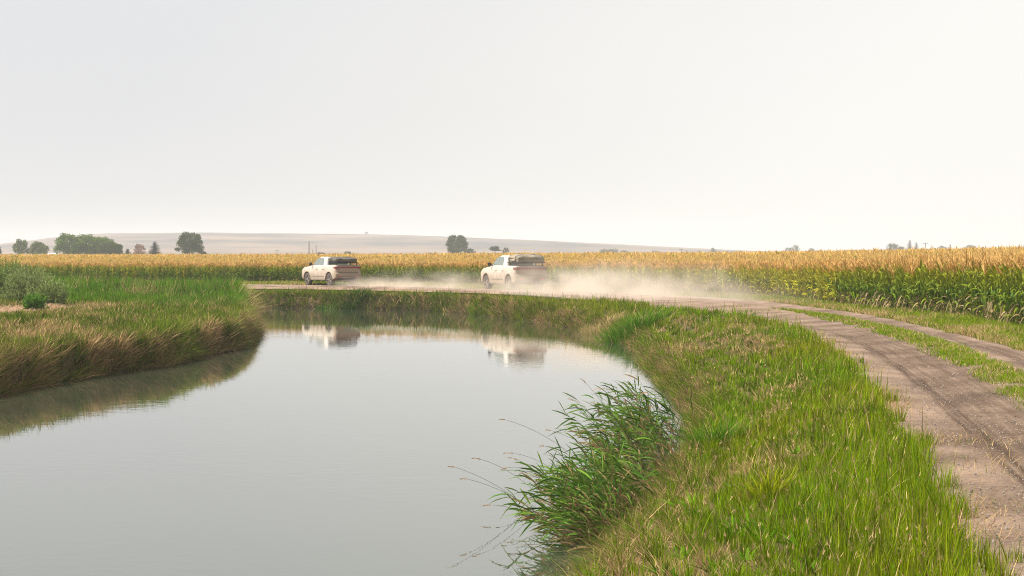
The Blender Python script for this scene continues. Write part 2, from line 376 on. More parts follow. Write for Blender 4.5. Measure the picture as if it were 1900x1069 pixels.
# ------------------------------------------------------------------ far ridge
ridge = [(-1500, 470), (-500, 466), (-200, 458), (0, 450), (60, 443), (130, 434), (200, 430.5), (380, 429), (500, 430), (680, 432), (760, 434), (900, 439.5), (1000, 443.5), (1100, 448), (1200, 453), (1300, 458), (1400, 462.5), (1500, 466), (1700, 469), (3000, 471)]
HD = 2700.0
hx = np.linspace(-1900, 1700, 240); hy = np.linspace(1500, 3600, 90)
HX, HY = np.meshgrid(hx, hy)
rp = np.array(ridge, float)
ph = np.interp(HX / HY * FPX + CX, rp[:, 0], (HOR - rp[:, 1]) / FPX * HD + 1.0)
tt = np.where(HY < HD, (HY - 1500) / (HD - 1500), 1 - (HY - HD) / 900)
HZ = ph * sstep(np.clip(tt, 0, 1)) ** 0.9
fold = fbm(HX, HY * 0.35, 230, 31, 4) - 0.5
HZ = HZ + fold * 9 * np.clip(ph / 25, 0, 1) * np.clip(tt, 0, 1) * np.clip(1.0 - tt, 0, 1) * 2.2 - 1.0
I = np.arange(HX.size).reshape(HX.shape)
q = np.c_[I[:-1, :-1].ravel(), I[:-1, 1:].ravel(), I[1:, 1:].ravel(), I[1:, :-1].ravel()]
m, t, b = mat_new('dry_hillside')
tcn = N(t, 'ShaderNodeTexCoord'); mp = N(t, 'ShaderNodeMapping'); mp.inputs['Scale'].default_value = (0.004, 0.0022, 0.06); t.links.new(tcn.outputs['Object'], mp.inputs['Vector'])
n1 = N(t, 'ShaderNodeTexNoise'); n1.inputs['Scale'].default_value = 1.6; n1.inputs['Detail'].default_value = 8; n1.inputs['Roughness'].default_value = 0.65; t.links.new(mp.outputs[0], n1.inputs['Vector'])
c1 = N(t, 'ShaderNodeValToRGB'); c1.color_ramp.elements[0].position = 0.38; c1.color_ramp.elements[1].position = 0.62
c1.color_ramp.elements[0].color = (0.080, 0.085, 0.094, 1); c1.color_ramp.elements[1].color = (0.24, 0.185, 0.152, 1)
t.links.new(n1.outputs['Fac'], c1.inputs['Fac']); t.links.new(c1.outputs['Color'], b.inputs['Base Color']); b.inputs['Roughness'].default_value = 1.0; b.inputs['Specular IOR Level'].default_value = 0.0
hills = link('hills', np_mesh('hills', np.c_[HX.ravel(), HY.ravel(), HZ.ravel()], q, m, smooth=True)); tag(hills, kind='structure')

# ------------------------------------------------------------------ haze (smoky summer air)
def box_mesh(name, x0, x1, y0, y1, z0, z1, mat):
    V = np.array([(x, y, z) for z in (z0, z1) for y in (y0, y1) for x in (x0, x1)])
    F = np.array([(0, 2, 3, 1), (4, 5, 7, 6), (0, 1, 5, 4), (2, 6, 7, 3), (0, 4, 6, 2), (1, 3, 7, 5)])
    return np_mesh(name, V, F, mat)
def vol_mat(name, color, dens, aniso=0.0):
    m = bpy.data.materials.new(name); m.use_nodes = True; t = m.node_tree; t.nodes.clear()
    o = N(t, 'ShaderNodeOutputMaterial'); v = N(t, 'ShaderNodeVolumePrincipled')
    v.inputs['Color'].default_value = (*color, 1); v.inputs['Density'].default_value = dens; v.inputs['Anisotropy'].default_value = aniso
    t.links.new(v.outputs[0], o.inputs['Volume']); return m, t, v
mh, _, _ = vol_mat('smoky_air', (0.92, 0.93, 0.95), 0.00027)
haze = link('haze', box_mesh('haze', -4700, 4700, -60, 4800, -4.0, 45.0, mh)); tag(haze, kind='stuff')

# ------------------------------------------------------------------ grass
def blades(root, h, w, az, lean, curve, c, segs=3, tipc=None):
    n = len(root); t = np.linspace(0, 1, segs + 1)
    hd = np.c_[np.cos(az), np.sin(az)]
    hor = h[:, None] * (np.sin(lean)[:, None] * t + curve[:, None] * t ** 2)
    ver = h[:, None] * (np.cos(lean)[:, None] * t - 0.55 * curve[:, None] * t ** 2)
    tw = az + np.pi / 2 + rng.uniform(-1.2, 1.2, n)
    sv = np.c_[np.cos(tw), np.sin(tw)]
    nv = 2 * segs + 1
    V = np.empty((n, nv, 3), np.float32)
    for k in range(segs):
        wk = w * (1 - 0.75 * (t[k]) ** 1.3) * 0.5
        for s, sg in ((0, -1), (1, 1)):
            V[:, 2 * k + s, 0] = root[:, 0] + hd[:, 0] * hor[:, k] + sg * sv[:, 0] * wk
            V[:, 2 * k + s, 1] = root[:, 1] + hd[:, 1] * hor[:, k] + sg * sv[:, 1] * wk
            V[:, 2 * k + s, 2] = root[:, 2] + ver[:, k]
    V[:, -1, 0] = root[:, 0] + hd[:, 0] * hor[:, -1]; V[:, -1, 1] = root[:, 1] + hd[:, 1] * hor[:, -1]; V[:, -1, 2] = root[:, 2] + ver[:, -1]
    T = []
    for k in range(segs - 1): T += [(2 * k, 2 * k + 1, 2 * k + 3), (2 * k, 2 * k + 3, 2 * k + 2)]
    T.append((2 * segs - 2, 2 * segs - 1, 2 * segs))
    T = np.array(T); TT = (np.arange(n)[:, None, None] * nv + T[None]).reshape(-1, 3)
    C = np.repeat(c[:, None, :], nv, 1)
    if tipc is not None:
        f = np.r_[np.repeat(t[:-1], 2), 1.0][None, :, None] ** 2
        C = C * (1 - f) + tipc[:, None, :] * f
    return V.reshape(-1, 3), TT, C.reshape(-1, 3)
class Acc:
    def __init__(s): s.V, s.T, s.C, s.n = [], [], [], 0
    def add(s, V, T, C): s.V.append(V); s.T.append(T + s.n); s.C.append(C); s.n += len(V)
    def mesh(s, name, mat): return np_mesh(name, np.concatenate(s.V), np.concatenate(s.T), mat, np.concatenate(s.C))

GREEN = np.array((0.130, 0.248, 0.004)); DEEP = np.array((0.026, 0.080, 0.004)); LIME = np.array((0.235, 0.270, 0.007))
TAN = np.array((0.52, 0.365, 0.18)); BROWN = np.array((0.21, 0.125, 0.062)); OLIVE = np.array((0.13, 0.145, 0.02)); BLUEG = np.array((0.06, 0.125, 0.04))
def mix(a, b, f): f = np.asarray(f)[:, None]; return a * (1 - f) + b * f

def candidates(y0, y1, dens, x0=None, x1=None):
    ym = (y0 + y1) / 2; hw = 0.285 * y1 + 2.0
    xa = -hw if x0 is None else max(x0, -hw); xb = hw if x1 is None else min(x1, hw)
    if xb <= xa: return np.zeros(0), np.zeros(0)
    n = int(dens * (xb - xa) * (y1 - y0))
    return rng.uniform(xa, xb, n), rng.uniform(y0, y1, n)

def clump(X, Y, s, f):
    """gather blades towards jittered tussock centres; returns new x, y, outward azimuth, tussock number 0..1"""
    i, j = np.floor(X / s).astype(int), np.floor(Y / s).astype(int)
    cx = (i + 0.15 + 0.7 * _tab[i & 255, j & 255]) * s; cy2 = (j + 0.15 + 0.7 * _tab[(j + 91) & 255, (i + 37) & 255]) * s
    q = f * (0.35 + 0.65 * _tab[(i + 11) & 255, (j + 171) & 255])
    X2, Y2 = X + (cx - X) * q, Y + (cy2 - Y) * q
    return X2, Y2, np.arctan2(Y - cy2, X - cx), _tab[(i + 53) & 255, (j + 7) & 255]
bank, penin, verge = Acc(), Acc(), Acc()
ROADs = ROAD[::2]
edges = [12.5, 16, 20, 25, 31, 38, 46, 55, 65, 77, 90, 105, 120, 136]
for y0, y1 in zip(edges[:-1], edges[1:]):
    ym = (y0 + y1) / 2
    # --- right and far bank
    dens = min(1500, 1500 * (19 / ym) ** 1.25) * (1.0 if ym < 80 else 1.9)
    X, Y = candidates(y0, y1, dens, -40 if y1 > 100 else -3, 14)
    d, idx, ins = poly_dist(X, Y, WATER)
    k = (~ins) & (idx < NRB) & (d < 9)
    X, Y, d, idx = X[k], Y[k], d[k], idx[k]
    dr, _, rin = poly_dist(X, Y, ROADs)
    dc, _, cin = poly_dist(X, Y, CEs, closed=False)
    fray = fbm(X, Y, 0.7, 21, 3)
    k = ((~rin) | (dr < 0.35 * (fray - 0.35) * 3)) & (d < dc)
    X, Y, d, idx, dr = X[k], Y[k], d[k], idx[k], dr[k]
    n = len(X)
    if n:
        X, Y, raz, th = clump(X, Y, 0.30 if ym < 40 else (0.42 if ym < 70 else 0.6), 0.55 if ym < 80 else 0.30)
        Z = height(X, Y)
        f1 = fbm(X, Y * 0.22, 0.95, 41, 4); f2 = fbm(X, Y * 0.6, 0.5, 47, 3); f3 = fbm(X, Y * 0.3, 2.6, 53, 3)
        nearroad = np.exp(-(dr / 0.9) ** 2); nearw = np.exp(-(d / 0.7) ** 2)
        far = sstep((Y - 70) / 40)
        dry = sstep((f1 - 0.51 + 0.26 * (th - 0.5) + 0.28 * (f2 - 0.5) - 0.30 * nearroad + 0.08 * nearw - 0.06 * far) / 0.12)
        r = rng.random(n)
        isdry = r < (0.17 + 0.68 * dry)
        c = mix(np.repeat(GREEN[None], n, 0), LIME[None], np.clip((f3 - 0.36) * 2.4 + rng.normal(0, 0.32, n), 0, 1))
        c = mix(c, DEEP[None], np.clip((0.46 - f2) * 3.5 + rng.normal(0, 0.18, n), 0, 0.9))
        c = mix(c, OLIVE[None], 0.35 * far * rng.random(n)); c = mix(c, DEEP[None], far * np.clip(1.3 * fbm(X, Y, 2.2, 59, 3) - 0.45, 0, 0.8))
        cd = mix(np.repeat(TAN[None], n, 0), BROWN[None], np.clip(rng.normal(0.35, 0.25, n) + 0.35 * nearw, 0, 1))
        c = np.where(isdry[:, None], cd, c) * (rng.uniform(0.4, 1.45, n) * (0.7 + 0.6 * th))[:, None]
        h = (0.06 + 0.10 * f2 + 0.10 * th + 0.09 * nearroad * (1 - far) + (0.14 + 0.12 * far) * nearw + 0.06 * far) * rng.uniform(0.45, 1.4, n) * (1 + 0.10 * far)
        h = np.where(isdry, h * 0.85, h); h = h * (1 + 0.9 * (rng.random(n) < 0.05))
        # lean: dry grass lies down, edge grass hangs over the water
        seg = RBs[np.clip(idx + 1, 0, NRB - 1)] - RBs[np.clip(idx, 0, NRB - 1)]
        wa = np.arctan2(seg[:, 0], -seg[:, 1])
        wa = np.where(np.cos(wa) * 1 < 2, np.arctan2(seg[:, 0], -seg[:, 1]), wa)
        az = raz + rng.normal(0, 1.2, n)
        over = rng.random(n) < 0.55 * nearw
        az = np.where(over, wa + rng.normal(0, 0.6, n), az)
        lean = np.abs(rng.normal(0.10, 0.14, n)) + np.where(isdry, rng.uniform(0.1, 1.25, n) * (0.35 + 0.65 * dry), 0) + 0.35 * nearw * rng.random(n)
        w = np.maximum(0.0085, np.where(Y > 77, 0.0003, 0.0004) * Y) * rng.uniform(0.6, 1.4, n)
        bank.add(*blades(np.c_[X, Y, Z - 0.02], h, w, az, lean, rng.uniform(0.0, 0.35, n) ** 1.3 + 0.25 * nearw * rng.random(n), c, 3 if ym < 50 else 2,
                         mix(c, LIME[None] * 1.1, np.where(isdry, 0.0, 0.3))))
    # --- peninsula on the left
    if y1 > 38:
        dens = min(640, 640 * (50 / ym) ** 1.3)
        X, Y = candidates(y0, y1, dens * 2.0, None, -8)
        d, idx, ins = poly_dist(X, Y, WATER)
        k = (~ins) & (idx >= NRB) & (Y < 124)
        X, Y, d, idx = X[k], Y[k], d[k], idx[k]
        edgef = np.exp(-(d / 1.6) ** 2)
        k = rng.random(len(X)) < (0.42 + 0.58 * edgef) * (1 - 0.75 * sstep(1.25 - np.hypot((X + 20.2) / 2.7, (Y - 79) / 10.5)))
        X, Y, d, idx, edgef = X[k], Y[k], d[k], idx[k], edgef[k]
        n = len(X)
        if n:
            X, Y, raz, th = clump(X, Y, 0.45, 0.45)
            Z = height(X, Y)
            f1 = fbm(X, Y * 0.35, 2.0, 61, 4); f2 = fbm(X, Y, 1.0, 67, 3); f3 = fbm(X, Y, 7.0, 71, 3)
            straw = sstep(1.25 - np.hypot((X + 20.2) / 2.7, (Y - 79) / 10.5))          # bare straw patch by the weeds
            green = sstep((Y - 84) / 12)
            low = np.clip(1 - (Z - WZ) / 0.80, 0, 1) * edgef
            pd = np.clip(0.22 + 1.7 * (f1 - 0.5) + 0.8 * (th - 0.5) + 0.35 * edgef * sstep(low * 3) - 0.35 * green * (1 - low), 0.05, 0.92)
            pd = np.maximum(pd, straw * 0.97)
            isdry = rng.random(n) < pd
            c = mix(np.repeat(GREEN[None] * 0.85, n, 0), OLIVE[None], np.clip(0.55 + rng.normal(0, 0.25, n) - 0.5 * green, 0, 1))
            c = mix(c, DEEP[None], np.clip((0.5 - f2) * 2.2 + rng.normal(0, 0.15, n), 0, 0.85))
            c = mix(c, np.array((0.07, 0.19, 0.015))[None], green * 0.85 * rng.random(n))
            cd = mix(np.repeat(TAN[None], n, 0), BROWN[None], np.clip(rng.normal(0.5, 0.3, n) + 0.25 * low - 0.6 * straw, 0, 1))
            c = np.where(isdry[:, None], cd, c) * (rng.uniform(0.35, 1.5, n) * (0.65 + 0.7 * th))[:, None]
            h = (0.12 + 0.16 * f2 + 0.18 * th + 0.20 * edgef + 0.18 * green + 0.46 * sstep((Y - 99) / 7) * (0.5 + th)) * rng.uniform(0.55, 1.35, n) * (1 - 0.6 * straw)
            P = LBs; j = np.clip(idx - NRB, 0, len(P) - 2); P2 = P[::-1]
            seg = P2[j + 1] - P2[j]
            wa = np.arctan2(seg[:, 0], -seg[:, 1])
            az = raz + rng.normal(0, 1.6, n); over = rng.random(n) < (0.10 + 0.65 * low) * edgef
            az = np.where(over, wa + rng.normal(0, 0.5, n), az)
            lean = np.abs(rng.normal(0.12, 0.16, n)) + 0.15 * edgef * rng.random(n) + np.where(isdry, rng.uniform(0, 0.5, n), 0) + 0.9 * straw * rng.random(n) + 0.5 * low * rng.random(n)
            curve = rng.uniform(0.0, 0.4, n) + 0.6 * low * rng.random(n)
            w = np.maximum(0.007, 0.00042 * Y) * rng.uniform(0.5, 1.5, n)
            penin.add(*blades(np.c_[X, Y, Z - 0.02], h, w, az, lean, curve, c, 3 if ym < 80 else 2))
n = 16000; r_ = np.sqrt(rng.random(n)); a_ = rng.uniform(0, 6.28, n); X = -20.2 + 2.9 * r_ * np.cos(a_) + rng.normal(0, 0.15, n); Y = 79 + 11 * r_ * np.sin(a_)
c = mix(np.repeat(np.array((0.58, 0.40, 0.27))[None], n, 0), BROWN[None], np.clip(rng.normal(0.15, 0.25, n), 0, 1)) * rng.uniform(0.7, 1.2, n)[:, None]
penin.add(*blades(np.c_[X, Y, height(X, Y) + 0.02], rng.uniform(0.15, 0.5, n), np.full(n, 0.03), rng.uniform(-3.14, 3.14, n), rng.uniform(1.1, 1.55, n), rng.uniform(0, 0.1, n), c, 2))
# long dead and living blades hanging down both bank faces
for P, ac, nn_, y0, y1, hk, sgn in ((LBs, penin, 52000, 36, 118, 1.0, 1), (RBs, bank, 30000, 16, 135, 0.8, -1)):
    Ps, L_ = resample([tuple(p) for p in P], 0.25); k = (Ps[:, 1] > y0) & (Ps[:, 1] < y1) & (np.abs(Ps[:, 0]) < 0.262 * Ps[:, 1] + 1); tg_ = np.gradient(Ps, axis=0); tg_ /= np.linalg.norm(tg_, axis=1)[:, None]
    Ps, tg_ = Ps[k], tg_[k]; wgt = 1 / Ps[:, 1] ** 0.8; i = rng.choice(len(Ps), nn_, p=wgt / wgt.sum())
    outw = np.c_[tg_[i, 1], -tg_[i, 0]] * sgn; off = rng.beta(1.2, 1.8, nn_) * 0.75
    X = Ps[i, 0] - outw[:, 0] * off + tg_[i, 0] * rng.uniform(-0.15, 0.15, nn_); Y = Ps[i, 1] - outw[:, 1] * off + tg_[i, 1] * rng.uniform(-0.15, 0.15, nn_)
    _, _, wat = poly_dist(X, Y, WATER); wat = wat | (rng.random(nn_) > np.clip(3.4 * (fbm(X, Y, 1.0, 107, 3) - 0.30), 0.12, 1.0)); X, Y, off, outw, n = X[~wat], Y[~wat], off[~wat], outw[~wat], int((~wat).sum())
    gr_ = fbm(X, Y, 1.3, 103, 3); dead = rng.random(n) < np.clip(0.50 - 2.6 * (gr_ - 0.5) - (0.30 if sgn < 0 else 0.0), 0.1, 0.92)
    c = np.where(dead[:, None], mix(np.repeat(TAN[None], n, 0), BROWN[None], np.clip(rng.normal(0.55, 0.3, n), 0, 1)), mix(np.repeat(OLIVE[None], n, 0), GREEN[None], rng.random(n))) * rng.uniform(0.35, 1.4, n)[:, None]
    ac.add(*blades(np.c_[X, Y, height(X, Y)], rng.uniform(0.15, 0.62, n) * hk, np.maximum(0.007, 0.00036 * Y) * rng.uniform(0.5, 1.4, n), np.arctan2(outw[:, 1], outw[:, 0]) + rng.normal(0, 1.15, n),
                   rng.uniform(0.0, 1.15, n), rng.uniform(0.05, 0.9, n), c, 3))
# seed stalks, broad leaved weeds and flattened straw worked into the near bank
def on_bank(n, y0, y1):
    Y = y0 + (y1 - y0) * rng.random(n) ** 1.5; X = rng.uniform(-1, 13, n); d, idx, ins = poly_dist(X, Y, WATER); dr, _, rin = poly_dist(X, Y, ROADs)
    k = (~ins) & (~rin) & (idx < NRB) & (d > 0.3) & (d < 7); return X[k], Y[k]
X, Y = on_bank(5200, 13, 70); n = len(X); Z = height(X, Y); hh = rng.uniform(0.20, 0.42, n); az = rng.uniform(-3.14, 3.14, n); ln_ = np.abs(rng.normal(0.1, 0.15, n)); cv = rng.uniform(0.05, 0.3, n)
cst = mix(np.repeat((TAN * 0.9)[None], n, 0), OLIVE[None], rng.random(n) * 0.6)
bank.add(*blades(np.c_[X, Y, Z], hh, np.maximum(0.004, 0.0002 * Y), az, ln_, cv, cst, 3))
hx_ = hh * (np.sin(ln_) + cv); tip = np.c_[X + np.cos(az) * hx_, Y + np.sin(az) * hx_, Z + hh * (np.cos(ln_) - 0.55 * cv) - 0.04]
for q in range(3): bank.add(*blades(tip + rng.normal(0, 0.006, (n, 3)), rng.uniform(0.03, 0.065, n), np.maximum(0.007, 0.00032 * Y), az, ln_ + 0.4 + rng.normal(0, 0.3, n), cv, (TAN * 1.05)[None] * rng.uniform(0.6, 1.2, (n, 1)), 2))
X, Y = on_bank(420, 13, 60)
for x_, y_ in zip(X, Y):
    k_ = rng.integers(9, 18); a_ = rng.uniform(0, 6.28, k_); z_ = float(height(np.array([x_]), np.array([y_]))[0]); c_ = (DEEP * 0.8 + GREEN * 0.5) * rng.uniform(0.7, 1.5)
    bank.add(*blades(np.c_[x_ + 0.05 * np.cos(a_), y_ + 0.05 * np.sin(a_), np.full(k_, z_ + 0.04)], rng.uniform(0.10, 0.24, k_), rng.uniform(0.022, 0.045, k_), a_, rng.uniform(0.4, 1.1, k_), rng.uniform(0.1, 0.5, k_), np.repeat(c_[None], k_, 0) * rng.uniform(0.7, 1.3, (k_, 1)), 3))
# --- verge between the road and the corn, and the strip between the ruts
ve = [38, 48, 58, 68, 78, 90, 104, 120, 140, 165]
for y0, y1 in zip(ve[:-1], ve[1:]):
    ym = (y0 + y1) / 2
    X, Y = candidates(y0, y1, 900 * (40 / ym) ** 1.2, None, None)
    dc, _, cin = poly_dist(X, Y, CORN)
    k = (dc < 14) & ((~cin) | (dc < 2.0)); X, Y, dc, cin = X[k], Y[k], dc[k], cin[k]
    d, idx, ins = poly_dist(X, Y, WATER)
    dr, _, rin = poly_dist(X, Y, ROADs)
    fr = fbm(X, Y, 0.9, 23, 3)
    k = (~ins) & (idx < NRB) & ((~rin) | (dr < 0.9 * (fr - 0.35))) & (d > dc * 0.9)
    X, Y, dc, dr = X[k], Y[k], dc[k], dr[k]; n = len(X)
    if not n: continue
    Z = height(X, Y); f1 = fbm(X, Y, 2.0, 81, 4)
    isdry = rng.random(n) < np.clip(0.14 + 1.2 * (f1 - 0.5) + 0.4 * np.exp(-(dr / 0.5) ** 2), 0.05, 0.9)
    c = mix(np.repeat(GREEN[None], n, 0), LIME[None], np.clip(0.5 + rng.normal(0, 0.3, n), 0, 1))
    c = np.where(isdry[:, None], TAN[None] * 0.95, c) * rng.uniform(0.75, 1.2, n)[:, None]
    h = rng.uniform(0.10, 0.26, n) * (0.7 + 0.8 * f1)
    verge.add(*blades(np.c_[X, Y, Z - 0.01], h, np.maximum(0.008, 0.00042 * Y) * rng.uniform(0.7, 1.3, n), rng.uniform(-3.14, 3.14, n),
                      np.abs(rng.normal(0.3, 0.25, n)), rng.uniform(0.05, 0.5, n), c, 2))
# strip between ruts: full near, breaking up and ending ahead of the bend
sN = 46000
s0 = np.interp(20, RL[:, 1][: int(len(RL) * 0.5)], rs[: int(len(RL) * 0.5)]); s1 = s0 + 64
sv = s0 + (s1 - s0) * rng.random(sN) ** 1.25; uu = 0.585 + rng.normal(0, 0.058, sN)
x, y, z = road_pt(sv, uu)
f = fbm(x, y, 0.8, 91, 3); endf = sstep((s0 + 61 - sv) / 16)
k = (np.abs(uu - 0.585) < 0.18 * (f + 0.2) * endf) & (f > 0.36)
x, y, z, f = x[k], y[k], z[k], f[k]; n = len(x)
isdry = rng.random(n) < np.clip(0.30 + 1.2 * (0.45 - f), 0.1, 0.9)
c = np.where(isdry[:, None], TAN[None], mix(np.repeat(GREEN[None], n, 0), LIME[None], np.clip(0.35 + rng.normal(0, 0.3, n), 0, 1))) * rng.uniform(0.7, 1.2, n)[:, None]
verge.add(*blades(np.c_[x, y, z - 0.01], rng.uniform(0.06, 0.17, n), np.maximum(0.008, 0.0004 * y), rng.uniform(-3.14, 3.14, n), np.abs(rng.normal(0.4, 0.3, n)), rng.uniform(0.1, 0.5, n), c, 2))
# sparse weeds and straw scattered on the gravel
for cx_, cy_, rr_, nn_, dryp in [(4.6, 17.6, 0.35, 260, 0.5), (5.0, 16.2, 0.3, 300, 0.3), (5.0, 21.5, 0.5, 420, 0.9), (5.4, 24.5, 0.4, 260, 0.9), (10.0, 78, 0.7, 500, 0.4), (9.7, 84, 0.5, 300, 0.6), (5.6, 15.0, 0.35, 260, 0.6), (4.5, 15.2, 0.4, 320, 0.45)]:
    x = cx_ + rng.normal(0, rr_, nn_); y = cy_ + rng.normal(0, rr_ * 1.6, nn_)
    c = np.where((rng.random(nn_) < dryp)[:, None], TAN[None], GREEN[None] * 0.8) * rng.uniform(0.6, 1.15, nn_)[:, None]
    verge.add(*blades(np.c_[x, y, np.full(nn_, -0.03)], rng.uniform(0.05, 0.2, nn_), np.maximum(0.007, 0.0004 * y), rng.uniform(-3.14, 3.14, nn_), np.abs(rng.normal(0.7, 0.4, nn_)), rng.uniform(0.1, 0.5, nn_), c, 2))
n = 9000; sv = s0 - 14 + 75 * rng.random(n) ** 1.5; uu = np.abs(rng.normal(0.0, 0.055, n)); f = fbm(sv, sv * 0, 1.6, 97, 3)
k = f > 0.47; sv, uu = sv[k], uu[k]; x, y, z = road_pt(sv, uu); n = len(x)
verge.add(*blades(np.c_[x, y, z], rng.uniform(0.05, 0.22, n), np.maximum(0.006, 0.0004 * y), rng.uniform(-3.14, 3.14, n), rng.uniform(0.7, 1.5, n), rng.uniform(0, 0.2, n), mix(np.repeat(TAN[None], n, 0), BROWN[None], rng.random(n) * 0.8), 2))
tag(link('bank_grass', bank.mesh('bank_grass', M_grass)), kind='stuff')
tag(link('peninsula_grass', penin.mesh('peninsula_grass', M_grass)), kind='stuff')
tag(link('verge_grass', verge.mesh('verge_grass', M_grass)), kind='stuff')
print('blades verts', bank.n, penin.n, verge.n)

# loose stones on the track
ico = bmesh.new(); bmesh.ops.create_icosphere(ico, subdivisions=1, radius=1.0)
IV = np.array([v.co[:] for v in ico.verts]); IT = np.array([[v.index for v in f.verts] for f in ico.faces]); ico.free()
n = 26000
sv = rng.random(n) ** 1.6 * 62 + s0 - 8; uu = np.clip(rng.beta(1.1, 1.1, n), 0.03, 0.97)
x, y, z = road_pt(sv, uu); r = rng.uniform(0.003, 0.010, n) * (1 + (rng.random(n) < 0.02) * 1.0)
V = IV[None] * (r[:, None, None] * rng.uniform(0.6, 1.3, (n, 1, 3))) * rng.uniform(0.85, 1.15, (n, len(IV), 1)) + np.c_[x, y, z + r * 0.3][:, None, :]
T = (np.arange(n)[:, None, None] * len(IV) + IT[None]).reshape(-1, 3)
cst = np.repeat((np.array((0.30, 0.25, 0.21))[None] * rng.uniform(0.4, 1.35, (n, 1))), len(IV), 0)
m, t, b = mat_new('loose_stone'); a = N(t, 'ShaderNodeAttribute', attribute_name='tint'); t.links.new(a.outputs['Color'], b.inputs['Base Color']); b.inputs['Roughness'].default_value = 0.9
tag(link('gravel', np_mesh('gravel', V.reshape(-1, 3), T, m, cst)), kind='stuff')

# ------------------------------------------------------------------ corn
def strip(pts, wid, side):
    """leaf strip along pts (k,3); width per point; returns V, T"""
    k = len(pts); V = np.empty((2 * k, 3)); V[0::2] = pts - side * wid[:, None] / 2; V[1::2] = pts + side * wid[:, None] / 2
    T = []
    for i in range(k - 1): T += [(2 * i, 2 * i + 1, 2 * i + 3), (2 * i, 2 * i + 3, 2 * i + 2)]
    return V, np.array(T)
def tube(p0, p1, r0, r1, n=4):
    p0, p1 = np.array(p0, float), np.array(p1, float); d = p1 - p0; d /= np.linalg.norm(d) + 1e-9
    a = np.cross(d, (0.3, 0.2, 0.93)); a /= np.linalg.norm(a) + 1e-9; b_ = np.cross(d, a)
    an = np.linspace(0, 2 * np.pi, n, endpoint=False)
    ring = np.cos(an)[:, None] * a + np.sin(an)[:, None] * b_
    V = np.r_[p0 + ring * r0, p1 + ring * r1]; T = []
    for i in range(n):
        j = (i + 1) % n; T += [(i, j, n + j), (i, n + j, n + i)]
    return V, np.array(T)
LEAFG = np.array((0.100, 0.190, 0.010)); LEAFY = np.array((0.46, 0.40, 0.02)); LEAFD = np.array((0.44, 0.32, 0.15)); TASS = np.array((0.70, 0.45, 0.155)); STALK = np.array((0.13, 0.17, 0.03))
